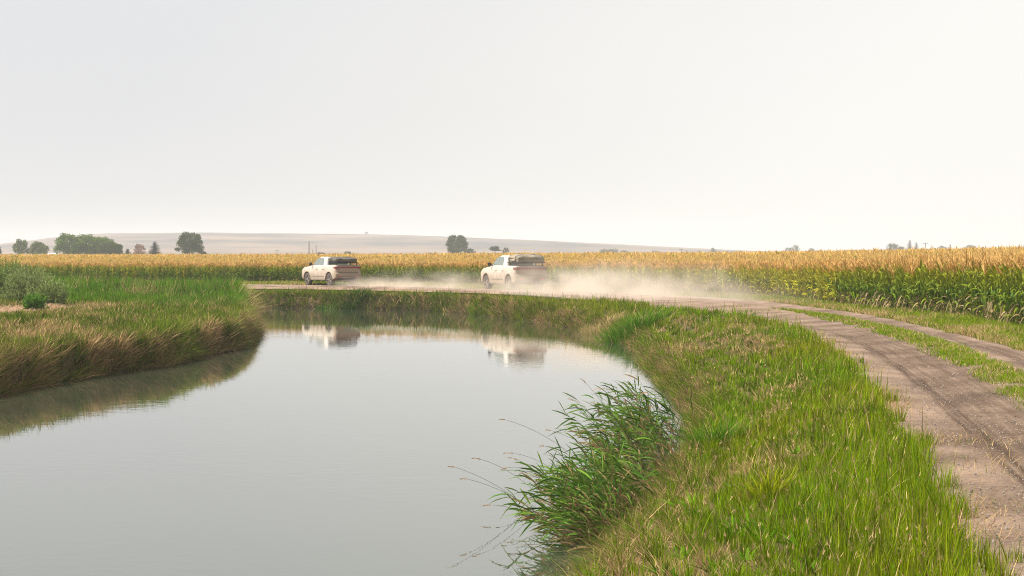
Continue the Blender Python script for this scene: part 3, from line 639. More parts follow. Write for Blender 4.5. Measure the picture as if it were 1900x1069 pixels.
def corn_template(seed, segs=4, dry=0.5, yellow=0.5, parts=False, pale=0.0):
    g = np.random.default_rng(seed)
    S, L, A, E = Acc(), Acc(), Acc(), Acc()
    hs = 1.62 * g.uniform(0.94, 1.06); lx, ly = g.normal(0, 0.04, 2)
    sp = lambda z: np.array((lx * z, ly * z, z))
    V, T = tube(sp(0), sp(hs), 0.016, 0.008, 4); S.add(V, T, np.repeat(STALK[None], len(V), 0))
    a0 = g.uniform(0, 6.28); nl = 11
    for i in range(nl):
        z0 = 0.12 + (hs - 0.22) * i / (nl - 1) + g.normal(0, 0.03)
        az = a0 + (i % 2) * np.pi + g.normal(0, 0.35)
        ln = (0.50 + 0.42 * math.sin(math.pi * min(1, (i + 2) / nl))) * g.uniform(0.8, 1.15) * (0.75 if i > 8 else 1)
        up = g.uniform(0.9, 1.35) + (0.3 if i > 6 else 0); droop = g.uniform(0.55, 1.25)
        isd = i < 5 and g.random() < dry * (0.85 if i < 3 else 0.45)
        if isd: up *= 0.4; droop *= 1.4; ln *= 0.75
        tt = np.linspace(0, 1, segs + 1)
        hor = ln * (0.52 * tt + 0.05 * tt ** 2); ver = ln * (up * tt - droop * 0.85 * tt ** 2)
        d = np.array((math.cos(az), math.sin(az), 0)); sd2 = np.array((-d[1], d[0], g.normal(0, 0.35)))
        pts = sp(z0)[None] + hor[:, None] * d + ver[:, None] * np.array((0, 0, 1.0))
        wid = 0.078 * g.uniform(0.8, 1.2) * np.sqrt(np.clip(1 - tt ** 2.2, 0.002, 1)) * (0.6 + 0.4 * np.clip(tt * 5, 0, 1)) * (0.7 if isd else 1)
        V, T = strip(pts, wid, sd2)
        cc = LEAFD * g.uniform(0.2, 0.95) if isd else LEAFG * g.uniform(0.55, 1.3)
        ft = np.repeat(tt, 2)[:, None] ** 1.5
        tip = LEAFD * g.uniform(0.4, 0.9) if isd else LEAFG * (1 - yellow) + LEAFY * yellow
        if i >= 6 and not isd: q_ = 0.16 * (i - 5) * g.uniform(0.4, 1.2); cc = cc * (1 - min(q_, 0.9)) + LEAFY * 0.9 * min(q_, 0.9)
        if pale and not isd: cc = cc * 0.35 + LEAFY * 0.65
        L.add(V, T, cc[None] * (1 - ft) + tip[None] * ft)
    # tassel: upright spike and side branches
    zt = sp(hs)
    for k in range(9):
        az = g.uniform(0, 6.28); sl = 0 if k == 0 else g.uniform(0.18, 0.6); ln = g.uniform(0.26, 0.42) if k else 0.5
        q0 = zt + np.array((0, 0, 0.02 * k)); d = np.array((math.sin(sl) * math.cos(az), math.sin(sl) * math.sin(az), math.cos(sl)))
        q1 = q0 + d * ln * 0.55; q2 = q0 + d * ln + np.array((d[0] * 0.05, d[1] * 0.05, -0.04 * (k > 0)))
        for u, v, r0, r1 in ((q0, q1, 0.006, 0.015), (q1, q2, 0.015, 0.005)):
            V, T = tube(u, v, r0, r1, 3); A.add(V, T, np.repeat((TASS * g.uniform(0.75, 1.2))[None], len(V), 0))
    ez = hs * g.uniform(0.45, 0.55); ea = g.uniform(0, 6.28); ed = np.array((math.cos(ea) * 0.35, math.sin(ea) * 0.35, 0.93))
    e0 = sp(ez) + ed * 0.03; e1 = e0 + ed * 0.13; e2 = e1 + ed * 0.10
    for u, v, r0, r1 in ((e0, e1, 0.014, 0.034), (e1, e2, 0.034, 0.008)):
        V, T = tube(u, v, r0, r1, 5); E.add(V, T, np.repeat((LEAFG * 1.6 + 0.04)[None], len(V), 0))
    V, T = tube(e2, e2 + ed * 0.05, 0.012, 0.018, 4); E.add(V, T, np.repeat((BROWN * 0.6)[None], len(V), 0))
    if parts: return S, L, A, E
    W = Acc()
    for a in (S, L, A, E): W.add(np.concatenate(a.V), np.concatenate(a.T), np.concatenate(a.C))
    return np.concatenate(W.V), np.concatenate(W.T), np.concatenate(W.C)
def top_template(seed, wide=1.0, nt=5, nl=5):
    """the upper half of a plant seen over the front rows"""
    g = np.random.default_rng(seed); W = Acc(); hs = 1.62 * g.uniform(0.92, 1.08)
    for i in range(nl):
        az = g.uniform(0, 6.28); ln = g.uniform(0.45, 0.8); tt = np.linspace(0, 1, 3)
        d = np.array((math.cos(az), math.sin(az), 0)); z0 = hs + 0.06 - 0.15 * i
        pts = np.array((0, 0, z0)) + (ln * 0.7 * tt)[:, None] * d + (ln * (0.9 * tt - 0.9 * tt ** 2))[:, None] * np.array((0, 0, 1.0))
        V, T = strip(pts, wide * 0.1 * np.array((0.8, 1, 0.1)), np.array((-d[1], d[0], g.normal(0, 0.3))))
        W.add(V, T, np.repeat(((LEAFG * 0.4 + LEAFY * 0.6) * g.uniform(0.5, 1.25))[None], len(V), 0))
    for k in range(nt):
        az = g.uniform(0, 6.28); sl = 0.05 if k == 0 else g.uniform(0.2, 0.6); ln = g.uniform(0.3, 0.5)
        d = np.array((math.sin(sl) * math.cos(az), math.sin(sl) * math.sin(az), math.cos(sl))); s2 = np.cross(d, (g.normal(), g.normal(), 0.2)); s2 /= np.linalg.norm(s2)
        p = np.array((0, 0, hs)); V, T = strip(np.array((p, p + d * ln * 0.5, p + d * ln)), wide * np.array((0.012, 0.036, 0.008)), s2)
        W.add(V, T, np.repeat((TASS * g.uniform(0.7, 1.25))[None], len(V), 0))
    return np.concatenate(W.V), np.concatenate(W.T), np.concatenate(W.C)
def scatter(acc, temps, pos, rot, sx, sz, tint=None):
    which = rng.integers(0, len(temps), len(pos))
    for i, (V, T, C) in enumerate(temps):
        k = which == i; n = int(k.sum())
        if not n: continue
        c, s = np.cos(rot[k]), np.sin(rot[k])
        X = (V[None, :, 0] * c[:, None] - V[None, :, 1] * s[:, None]) * sx[k][:, None] + pos[k, 0][:, None]
        Y = (V[None, :, 0] * s[:, None] + V[None, :, 1] * c[:, None]) * sx[k][:, None] + pos[k, 1][:, None]
        Z = V[None, :, 2] * sz[k][:, None] + pos[k, 2][:, None]
        CC = np.repeat(C[None], n, 0)
        if tint is not None: CC = CC * tint[k][:, None, :]
        acc.add(np.stack([X, Y, Z], -1).reshape(-1, 3).astype(np.float32), (np.arange(n)[:, None, None] * len(V) + T[None]).reshape(-1, 3), CC.reshape(-1, 3).astype(np.float32))
def corn_h(X, Y):
    a = np.asarray(X) / np.asarray(Y)
    return np.interp(a, [-0.26, -0.1, 0.1, 0.2, 0.257, 0.3], [1.50, 1.55, 1.72, 1.98, 2.14, 2.16]) / 2.08
seg_n = np.gradient(CEs, axis=0); seg_n /= np.linalg.norm(seg_n, axis=1)[:, None]
ss = np.r_[0, np.cumsum(np.linalg.norm(np.diff(CEs, axis=0), axis=1))]
nrm = np.c_[seg_n[:, 1], -seg_n[:, 0]]                       # towards the field
def along(s, off):
    x = np.interp(s, ss, CEs[:, 0]); y = np.interp(s, ss, CEs[:, 1])
    nx_ = np.interp(s, ss, nrm[:, 0]); ny_ = np.interp(s, ss, nrm[:, 1]); l = np.hypot(nx_, ny_)
    return x + nx_ / l * off, y + ny_ / l * off
front = []
for r_ in range(9):
    s = np.arange(0.1 + 0.07 * r_, ss[-1], 0.17 if r_ < 3 else 0.22); s = s + rng.normal(0, 0.05, len(s))
    x, y = along(s, 0.75 * r_ + rng.normal(0, 0.06, len(s)))
    front.append(np.c_[x, y, np.full(len(x), r_)])
front = np.concatenate(front)
k = (np.abs(front[:, 0]) < 0.29 * front[:, 1] + 4.0) & (front[:, 1] < 190); front = front[k]
# the 300 plants that show largest stand in the two nearest rows
cand = np.where((front[:, 2] <= 1) & (front[:, 0] < 0.2575 * front[:, 1] + 0.15))[0]
cand = cand[np.argsort(front[cand, 1] + front[cand, 2] * 1.5)][:300]
single = np.zeros(len(front), bool); single[cand] = True
protos = []
for v in range(10):
    S, L, A, E = corn_template(100 + v, 5, 0.85, 0.45, True)
    protos.append([(nm, ac.mesh(nm, M_corn)) for nm, ac in (('stalk', S), ('leaves', L), ('tassel', A), ('ear', E))])
for i in cand:
    x, y = front[i, 0], front[i, 1]; hsc = float(corn_h(x, y)) * rng.normal(1.02, 0.06)
    o = empty('corn_plant', (x, y, float(height(np.array([x]), np.array([y]))[0]) - 0.03), rng.uniform(0, 6.28)); o.scale = (1.0, 1.0, hsc)
    tag(o, 'tall green corn plant with an orange tassel in the two front rows at the right', 'corn plant', 'corn plants in the nearest rows beside the track')
    for nm, me in protos[rng.integers(0, 10)]: link(nm, me, o)
corn = Acc()
tA = [corn_template(200 + v, 3, 0.35 if v % 2 else 0.75, 0.45) for v in range(8)]
tY = [corn_template(250 + v, 3, 0.35, 0.9, pale=1.0) for v in range(8)]
F = front[~single]; n = len(F)
tint = rng.uniform(0.75, 1.2, (n, 1)) * np.ones((1, 3)); yl = sstep((fbm(F[:, 0], F[:, 1], 9, 77, 3) - 0.42) / 0.2)
isy = rng.random(n) < 0.85 * sstep((F[:, 0] / F[:, 1] - 0.0) / 0.06) * (1 - sstep((F[:, 0] / F[:, 1] - 0.145) / 0.04)) + 0.18 * yl + 0.15 * sstep((-0.16 - F[:, 0] / F[:, 1]) / 0.03)
for tt_, kk in ((tA, ~isy), (tY, isy)):
    F_, n_, ti_ = F[kk], int(kk.sum()), tint[kk]
    scatter(corn, tt_, np.c_[F_[:, 0], F_[:, 1], field_rise(F_[:, 0], F_[:, 1]) - 0.03], rng.uniform(0, 6.28, n_), np.full(n_, 1.0), corn_h(F_[:, 0], F_[:, 1]) * rng.uniform(0.90, 1.08, n_), ti_)
#[:, 0], F[:, 1], field_rise(F[:, 0], F[:, 1]) - 0.03], rng.uniform(0, 6.28, n), np.full(n, 1.0), corn_h(F[:, 0], F[:, 1]) * rng.uniform(0.92, 1.06, n), tint)
def field_pts(n, y0, y1):
    Y = rng.uniform(y0, y1, n); X = rng.uniform(-1, 1, n) * (0.29 * Y + 5)
    d, _, ins = poly_dist(X, Y, CORN); k = ins & (d > 6.4)
    return X[k], Y[k], d[k]
tB = [top_template(300 + v, 1.25, 6, 5) for v in range(10)]
X, Y, d = field_pts(102000, 60, 200); k = d < 34; X, Y = X[k], Y[k]; n = len(X)
scatter(corn, tB, np.c_[X, Y, field_rise(X, Y)], rng.uniform(0, 6.28, n), np.full(n, 1.1), corn_h(X, Y) * rng.normal(1.0, 0.055, n), rng.uniform(0.75, 1.2, (n, 1)) * np.ones((1, 3)))
tC = [top_template(400 + v, 2.2, 5, 3) for v in range(10)]
X, Y, d = field_pts(120000, 90, FIELD_FAR + 50); k = d >= 34; X, Y = X[k], Y[k]; n = len(X)
scatter(corn, tC, np.c_[X, Y, field_rise(X, Y)], rng.uniform(0, 6.28, n), np.full(n, 1.3), corn_h(X, Y) * rng.normal(1.0, 0.055, n), rng.uniform(0.75, 1.2, (n, 1)) * np.ones((1, 3)))
print('corn verts', corn.n)
tag(link('corn_field', corn.mesh('corn_field', M_corn)), kind='stuff')

# ------------------------------------------------------------------ trees
def dome_clumps(g, blobs, n, size, green, dark, jitter=0.25):
    """leaf clumps spread through the blobs: small bent faces with uneven density"""
    B = np.array(blobs, float); wgt = (B[:, 3] * B[:, 4] * B[:, 5]) ** (2 / 3.); k = g.choice(len(B), n, p=wgt / wgt.sum())
    u = g.normal(0, 1, (n, 3)); u /= np.linalg.norm(u, axis=1)[:, None]
    rr = np.clip(g.beta(3.2, 1.2, n) * 1.04, 0, 1.08)
    lump = 0.78 + 0.42 * fbm(u[:, 0] * 3 + k * 7.1, u[:, 1] * 3 + u[:, 2] * 2.3, 1.1, 5, 3)
    P = B[k, :3] + u * B[k, 3:6] * (rr * lump)[:, None]
    P += g.normal(0, size * 0.5, (n, 3))
    nrm = u + g.normal(0, 0.7, (n, 3)); nrm /= np.linalg.norm(nrm, axis=1)[:, None]
    t1 = np.cross(nrm, g.normal(0, 1, (n, 3))); t1 /= np.linalg.norm(t1, axis=1)[:, None]; t2 = np.cross(nrm, t1)
    s = size * g.uniform(0.55, 1.35, n)[:, None]
    V = np.stack([P - t1 * s, P + t2 * s * 0.55 + nrm * s * 0.2, P + t1 * s, P - t2 * s * 0.55 + nrm * s * 0.2], 1)
    T = np.array([(0, 1, 2), (0, 2, 3)]); TT = (np.arange(n)[:, None, None] * 4 + T[None]).reshape(-1, 3)
    c = np.array(green)[None] * (1 - jitter) + jitter * np.array(green)[None] * g.uniform(0.4, 1.9, (n, 1))
    pick = g.random(n)[:, None]; cl = g.random(len(B))[k][:, None]
    c = np.where(pick < 0.35 * cl + 0.12, np.array(dark)[None], c)
    return V.reshape(-1, 3), TT, np.repeat(c, 4, 0)
def limbs(acc, g, h, r, tips):
    top = np.array((g.normal(0, 0.03) * h, g.normal(0, 0.03) * h, h * 0.55)); c = np.array((0.09, 0.07, 0.05))
    for a, b_, r0, r1 in [((0, 0, -0.3), top * 0.4, r * 1.25, r), (top * 0.4, top, r, r * 0.55)]:
        V, T = tube(a, b_, r0, r1, 7); acc.add(V, T, np.repeat(c[None], len(V), 0))
    for q in tips:
        s = top * g.uniform(0.35, 0.95); V, T = tube(s, s + (np.array(q) - s) * 0.85, r * 0.4, r * 0.12, 5); acc.add(V, T, np.repeat(c[None], len(V), 0))
def broad_tree(name, loc, H, Wd, seed, label, cat, group=None, green=(0.06, 0.10, 0.03), dark=(0.035, 0.06, 0.022), n=3200, blobs=None, base=0.08, sparse=1.0):
    g = np.random.default_rng(seed)
    if blobs is None:
        blobs = [(0, 0, H * 0.52, Wd * 0.33, Wd * 0.33, H * 0.38)]
        for i in range(26):
            a = i * 2.4 + g.uniform(-0.5, 0.5); q = (i + 0.5) / 26; z = H * (0.20 + 0.72 * q ** 0.9); f = math.sqrt(max(0.02, 1 - ((z / H - 0.40) / 0.56) ** 2))
            rr = Wd * 0.40 * f * g.uniform(0.75, 1.12); s = Wd * g.uniform(0.08, 0.15)
            blobs.append((rr * math.cos(a), rr * math.sin(a), z, s * 1.1, s * 1.1, s * g.uniform(0.7, 1.0)))
    o = empty(name, loc, 0); tag(o, label, cat, group)
    tr = Acc(); limbs(tr, g, H, max(0.12, H * 0.022), [b_[:3] for b_ in blobs[1:7]])
    link('trunk', np_mesh('trunk', np.concatenate(tr.V), np.concatenate(tr.T), M_bark), o)
    V, T, C = dome_clumps(g, blobs, int(n * 1.7 * sparse), max(0.14, Wd * 0.024), green, dark)
    low = V[:, 2] < H * base * 0.3; V[low, 2] = H * base * 0.3
    link('crown', np_mesh('crown', V, T, M_tree, C), o)
    return o
def spruce(name, loc, H, Wd, seed, label, cat, group=None, c=(0.030, 0.050, 0.034)):
    g = np.random.default_rng(seed); o = empty(name, loc, 0); tag(o, label, cat, group)
    V, T = tube((0, 0, -0.2), (0, 0, H * 0.95), H * 0.025, 0.02, 7); link('trunk', np_mesh('trunk', V, T, M_bark), o)
    A = Acc(); lay = 20
    for i in range(lay):
        z = H * (0.06 + 0.93 * i / lay); R_ = Wd * 0.56 * (1 - (i / lay)) ** 0.55 + 0.06
        for j in range(max(6, int(22 * (1 - i / lay)) + 5)):
            a = g.uniform(0, 6.28); L = R_ * g.uniform(0.7, 1.12); d = np.array((math.cos(a), math.sin(a), 0)); s = np.array((-d[1], d[0], 0))
            for q in range(6):
                f = (q + 0.5) / 6; p = np.array((0, 0, z)) + d * L * f + np.array((0, 0, -0.22 * L * f + 0.10 * L * f * f)) + g.normal(0, 0.03 * H / 8, 3)
                w_ = (0.10 * Wd * 0.5 + L * 0.16) * (1.2 - f); k = w_ * 1.3
                Vq = np.array((p - d * k, p - s * w_ + (0, 0, -0.5 * w_), p + d * k + (0, 0, -0.25 * k), p + s * w_ + (0, 0, -0.5 * w_)))
                A.add(Vq, np.array([(0, 1, 2), (0, 2, 3)]), np.repeat((np.array(c) * g.uniform(0.6, 1.6))[None], 4, 0))
    link('crown', A.mesh('crown', M_tree), o); return o
def tz(x, y, d): return at(x, d), zat(y, d)
GZT = 0.45
def treeH(ytop, d): return zat(ytop, d) - GZT
# left: pair of lighter trees, broad grove, small spruce, russet tree, dark spruce, round dark tree
D1 = 620.0
broad_tree('leafy_tree', (at(40, D1), D1, GZT), treeH(443.5, D1), 5.4, 1, 'slim pale green tree with pointed top, left of a wider pale tree', 'tree', 'trees beyond the far edge of the corn', (0.12, 0.185, 0.018), (0.048, 0.08, 0.018), 3200)
broad_tree('leafy_tree', (at(64, D1), D1 + 6, GZT), treeH(447.5, D1), 6.2, 2, 'wider pale green tree right of a slim pointed one at far left', 'tree', 'trees beyond the far edge of the corn', (0.13, 0.19, 0.018), (0.048, 0.08, 0.018), 3400)
broad_tree('leafy_tree', (at(-6, D1), D1, GZT), treeH(455, D1), 3.4, 21, 'small dark tree cut off by the left border of the photo', 'tree', 'trees beyond the far edge of the corn', (0.05, 0.075, 0.04), (0.03, 0.05, 0.03), 1800)
for xx, yt, wd, sd, lb in [(128, 434.5, 9.6, 3, 'tallest broad green tree forming the left end of the big grove'), (152, 436, 9.6, 4, 'broad green tree second from the left in the big grove'), (178, 439, 8.6, 5, 'rounded green tree in the right half of the big grove'), (197, 446.5, 6.4, 6, 'low sloping green tree second from the right end of the big grove'), (213, 451, 3.8, 7, 'narrow dark tree ending the big grove on the right')]:
    broad_tree('leafy_tree', (at(xx, D1), D1 + (sd % 3) * 5, GZT), treeH(yt, D1), wd, sd, lb, 'tree', 'trees beyond the far edge of the corn', (0.13, 0.22, 0.016) if sd < 6 else (0.10, 0.155, 0.02), (0.05, 0.09, 0.014), 4200)
spruce('spruce_tree', (at(237, D1), D1, GZT), treeH(460.5, D1), 3.6, 8, 'short dark spruce between the big grove and the russet tree', 'tree', 'trees beyond the far edge of the corn')
broad_tree('russet_tree', (at(258, D1), D1, GZT), treeH(451, D1), 4.2, 9, 'thin reddish brown half bare tree beside the dark spruce', 'tree', 'trees beyond the far edge of the corn', (0.32, 0.17, 0.13), (0.19, 0.11, 0.09), 1500, sparse=0.75)
spruce('spruce_tree', (at(287, D1), D1, GZT), treeH(446.5, D1), 5.2, 10, 'tall dark spruce standing right of the russet tree', 'tree', 'trees beyond the far edge of the corn', (0.026, 0.042, 0.034))
broad_tree('round_tree', (at(352, D1), D1, GZT), treeH(430.5, D1), 8.6, 12, 'large dark round tree standing alone against the ridge', 'tree', 'trees beyond the far edge of the corn', (0.07, 0.115, 0.02), (0.036, 0.058, 0.016), 5200)
broad_tree('bush', (at(378, D1), D1, GZT), treeH(466, D1), 2.4, 13, 'small brownish bush at the right foot of the large round tree', 'bush', None, (0.09, 0.085, 0.05), (0.05, 0.05, 0.03), 900)
broad_tree('bush', (at(390, D1), D1, GZT), treeH(472, D1), 1.8, 14, 'lowest tiny bush right of the large round tree', 'bush', None, (0.09, 0.085, 0.05), (0.05, 0.05, 0.03), 500)
D2 = 820.0
broad_tree('round_tree', (at(849, D2), D2, GZT), treeH(435.5, D2), 9.6, 15, 'round dark green tree alone above the corn between the two trucks', 'tree', 'trees beyond the far edge of the corn', (0.075, 0.12, 0.02), (0.038, 0.06, 0.016), 5200)
broad_tree('bush', (at(873, D2), D2 - 5, GZT), treeH(461, D2), 4.6, 16, 'pointed dark bush leaning on the right of the round tree between the trucks', 'bush', None, (0.05, 0.07, 0.034), (0.035, 0.05, 0.03), 1500)
broad_tree('umbrella_tree', (at(918, D2), D2, GZT), treeH(459, D2), 4.4, 17, 'flat topped dark tree just left of the second truck roof', 'tree', None, (0.055, 0.065, 0.04), (0.04, 0.05, 0.035), 1500, blobs=[(0, 0, 3.9, 2.0, 1.8, 0.7), (-0.6, 0, 3.4, 1.9, 1.6, 0.5), (0.5, 0, 2.9, 2.4, 1.6, 0.4), (0.7, 0, 4.0, 0.9, 0.9, 0.5)])
broad_tree('bare_tree', (at(939, D2), D2, GZT), treeH(459, D2), 3.4, 18, 'thin half bare grey tree above the second truck roof', 'tree', None, (0.11, 0.10, 0.08), (0.07, 0.065, 0.055), 700)
for xx, yt, wd, dd, sd, lb in [(645, 466.5, 3.4, 800, 31, 'grey green bush showing just over the roof load of the first truck'), (596, 469, 4.2, 800, 32, 'flat grey bush beside the tall poles left of the first truck roof'), (797, 469.5, 3.0, 900, 33, 'low grey bush left of the round tree between the trucks')]:
    broad_tree('bush', (at(xx, dd), dd, GZT), treeH(yt, dd), wd, sd, lb, 'bush', None, (0.07, 0.085, 0.05), (0.05, 0.06, 0.04), 900)
# right: pale trees fading in the smoke
D3 = 1500.0
for nm, xx, yt, wd, dd, sd, lb in [('leafy_tree', 1130, 464, 16, 1500, 41, 'faint low line of bushes right of the second truck dust'), ('leafy_tree', 1158, 465, 8, 1500, 42, 'faint small bush at the right end of the low faint line'), ('leafy_tree', 1216, 466, 8, 1600, 43, 'faintest small bush above the dusty middle of the field'),
     ('leafy_tree', 1323, 459.5, 4.4, 1450, 44, 'faint little tree standing alone above the bend of the track'), ('leafy_tree', 1476, 453.5, 7.5, 1500, 45, 'pale hazy tree left of the farm trees on the right'), ('leafy_tree', 1463, 459, 7, 1500, 46, 'lower pale hazy tree joined to the left of a taller one'), ('leafy_tree', 1506, 460.5, 6, 1500, 47, 'tiny pale hazy tree alone on the right half of the skyline'),
     ('leafy_tree', 1657, 451.5, 11, 1350, 48, 'broad low grey green tree left of the farm conifers'), ('leafy_tree', 1673, 457, 7, 1350, 49, 'small rounded tree between the broad tree and the conifers on the right'), ('leafy_tree', 1748, 455.5, 7, 1250, 52, 'small tree just right of the pole with crossarm on the right'), ('leafy_tree', 1801, 454, 9, 1250, 54, 'round tree furthest right above the tall corn')]:
    broad_tree(nm, (at(xx, dd), dd, GZT), treeH(yt, dd), wd, sd, lb, 'tree', None, (0.085, 0.10, 0.055), (0.06, 0.075, 0.045), 1500)
spruce('conifer_tree', (at(1688, 1350), 1350, GZT), treeH(444.5, 1350), 7.0, 50, 'tallest conifer of the farm trees on the right', 'tree', None, (0.06, 0.075, 0.05))
spruce('conifer_tree', (at(1700, 1350), 1350, GZT), treeH(448.5, 1350), 6.0, 51, 'shorter conifer leaning against the tallest one on the right', 'tree', None, (0.06, 0.075, 0.05))
spruce('conifer_tree', (at(1763, 1250), 1250, GZT), treeH(452, 1250), 3.6, 53, 'slim pointed conifer between two low trees far on the right', 'tree', None, (0.07, 0.08, 0.05))

# ------------------------------------------------------------------ poles, irrigation line, shed
M_wood = simple('weathered_wood', (0.10, 0.085, 0.07), 0.9, noise=0.3, scale=3)
M_steel = simple('galvanised_steel', (0.42, 0.44, 0.45), 0.45, 0.7)
M_glassins = simple('porcelain', (0.35, 0.33, 0.30), 0.3)
def bm_tube(bm, p0, p1, r0, r1, n=10):
    p0, p1 = Vector(p0), Vector(p1); d = p1 - p0
    q = d.to_track_quat('Z', 'Y').to_matrix().to_4x4()
    bmesh.ops.create_cone(bm, cap_ends=True, segments=n, radius1=r0, radius2=r1, depth=d.length, matrix=Matrix.Translation((p0 + p1) / 2) @ q)
def bm_box(bm, c, s, rot=None):
    r = bmesh.ops.create_cube(bm, size=1.0, matrix=Matrix.Translation(c) @ (rot or Matrix()) @ Matrix.Diagonal((*s, 1)))
    return r['verts']
def pole(x, ytop, d, r, label, arm=0.0, armz=0.9):
    H = zat(ytop, d); o = empty('utility_pole', (at(x, d), d, 0)); tag(o, label, 'pole', 'utility poles beyond the field')
    bm = bmesh.new(); bm_tube(bm, (0, 0, -0.4), (0, 0, H), r * 1.15, r * 0.85); link('post', bm_mesh('post', bm, M_wood, 40), o)
    if arm:
        bm = bmesh.new(); bm_box(bm, (0, -r - 0.06, H * armz), (arm, 0.16, 0.2)); ca = link('crossarm', bm_mesh('crossarm', bm, M_wood), o)
        for s in (-0.46, 0, 0.46):
            bm = bmesh.new(); bm_tube(bm, (s * arm, -r - 0.06, H * armz + 0.1), (s * arm, -r - 0.06, H * armz + 0.34), 0.07, 0.05, 8); link('insulator', bm_mesh('insulator', bm, M_glassins), ca)
pole(573.5, 448, 700, 0.17, 'tallest dark pole left of the first truck cab')
pole(586.5, 455, 780, 0.15, 'shorter dark pole just left of the first truck cab')
pole(580.5, 463, 800, 0.15, 'stubby pole between the two taller poles by the first truck')
pole(514, 465, 900, 0.13, 'small thin pole with crossarm over the corn left of the first truck', 1.9, 0.97)
pole(1717, 450.5, 900, 0.14, 'pole with crossarm beside the conifers on the right skyline', 2.2, 0.93)
pole(1264, 461.5, 1100, 0.15, 'faint thin pole with crossarm over the dusty middle of the field', 2.2, 0.93)

DI = 390.0
o = empty('irrigation_line', (at(120, DI), DI, 0)); tag(o, 'long pale irrigation pipe on legs along the far left edge of the corn', 'irrigation pipe')
bm = bmesh.new(); xa, xb = at(-60, DI) - at(120, DI), at(300, DI) - at(120, DI)
zz = lambda u: zat(472.6 + 2.6 * u, DI)
for k in range(12):
    u0, u1 = k / 12, (k + 1) / 12; bm_tube(bm, (xa + (xb - xa) * u0, 0, zz(u0)), (xa + (xb - xa) * u1, 0, zz(u1)), 0.085, 0.085, 8)
link('pipe', bm_mesh('pipe', bm, M_steel, 40), o)
for xx in (-30, 33, 98, 160, 222, 284):
    u = (xx + 60) / 360.; lx = at(xx, DI) - at(120, DI)
    bm = bmesh.new()
    for s in (-1, 1): bm_tube(bm, (lx + s * 1.1, 0.4 * s, -0.2), (lx, 0, zz(u) + (0.45 if xx == 33 else 0.0)), 0.06, 0.05, 8)
    bm_tube(bm, (lx - 0.7, 0, 0.7), (lx + 0.7, 0, 0.7), 0.04, 0.04, 8); link('tower', bm_mesh('tower', bm, M_steel), o)
bm = bmesh.new()
for k in range(10): bm_tube(bm, (at(-60 + k * 9, DI) - at(120, DI), 0, zz(0) - 0.05), (at(-60 + (k + 1) * 9, DI) - at(120, DI), 0, zz(0.2) - 0.35 if k % 2 else zz(0.2) + 0.0), 0.035, 0.035, 6)
link('truss', bm_mesh('truss', bm, M_steel), o)

DS = 760.0
o = empty('farm_shed', (at(91, DS), DS, 0)); tag(o, 'pale blue grey shed low between the pale trees and the grove', 'shed')
bm = bmesh.new(); bm_box(bm, (0, 0, 0.75), (5.2, 6, 1.5)); link('wall', bm_mesh('wall', bm, simple('pale_cladding', (0.55, 0.60, 0.66), 0.6)), o)
bm = bmesh.new()
vs_ = [bm.verts.new(p) for p in [(-2.8, -3.2, 1.5), (2.8, -3.2, 1.5), (2.8, 3.2, 1.5), (-2.8, 3.2, 1.5), (-2.8, 0, 2.15), (2.8, 0, 2.15)]]
for f in [(0, 1, 5, 4), (2, 3, 4, 5), (0, 4, 3), (1, 2, 5), (0, 3, 2, 1)]: bm.faces.new([vs_[i] for i in f])
link('roof', bm_mesh('roof', bm, simple('pale_roof', (0.70, 0.74, 0.78), 0.5)), o)
o = empty('relay_hut', (at(680, 2690), 2690, zat(433.2, 2690))); tag(o, 'tiny hut on the crest of the distant ridge', 'hut')
bm = bmesh.new(); bm_box(bm, (0, 0, 0.6), (4.4, 4, 2.6)); link('wall', bm_mesh('wall', bm, simple('hut_wall', (0.40, 0.38, 0.35), 0.8)), o)
bm = bmesh.new(); bm_tube(bm, (0.6, 0, 1.9), (0.6, 0, 4.6), 0.16, 0.10, 6); link('mast', bm_mesh('mast', bm, M_steel), o)

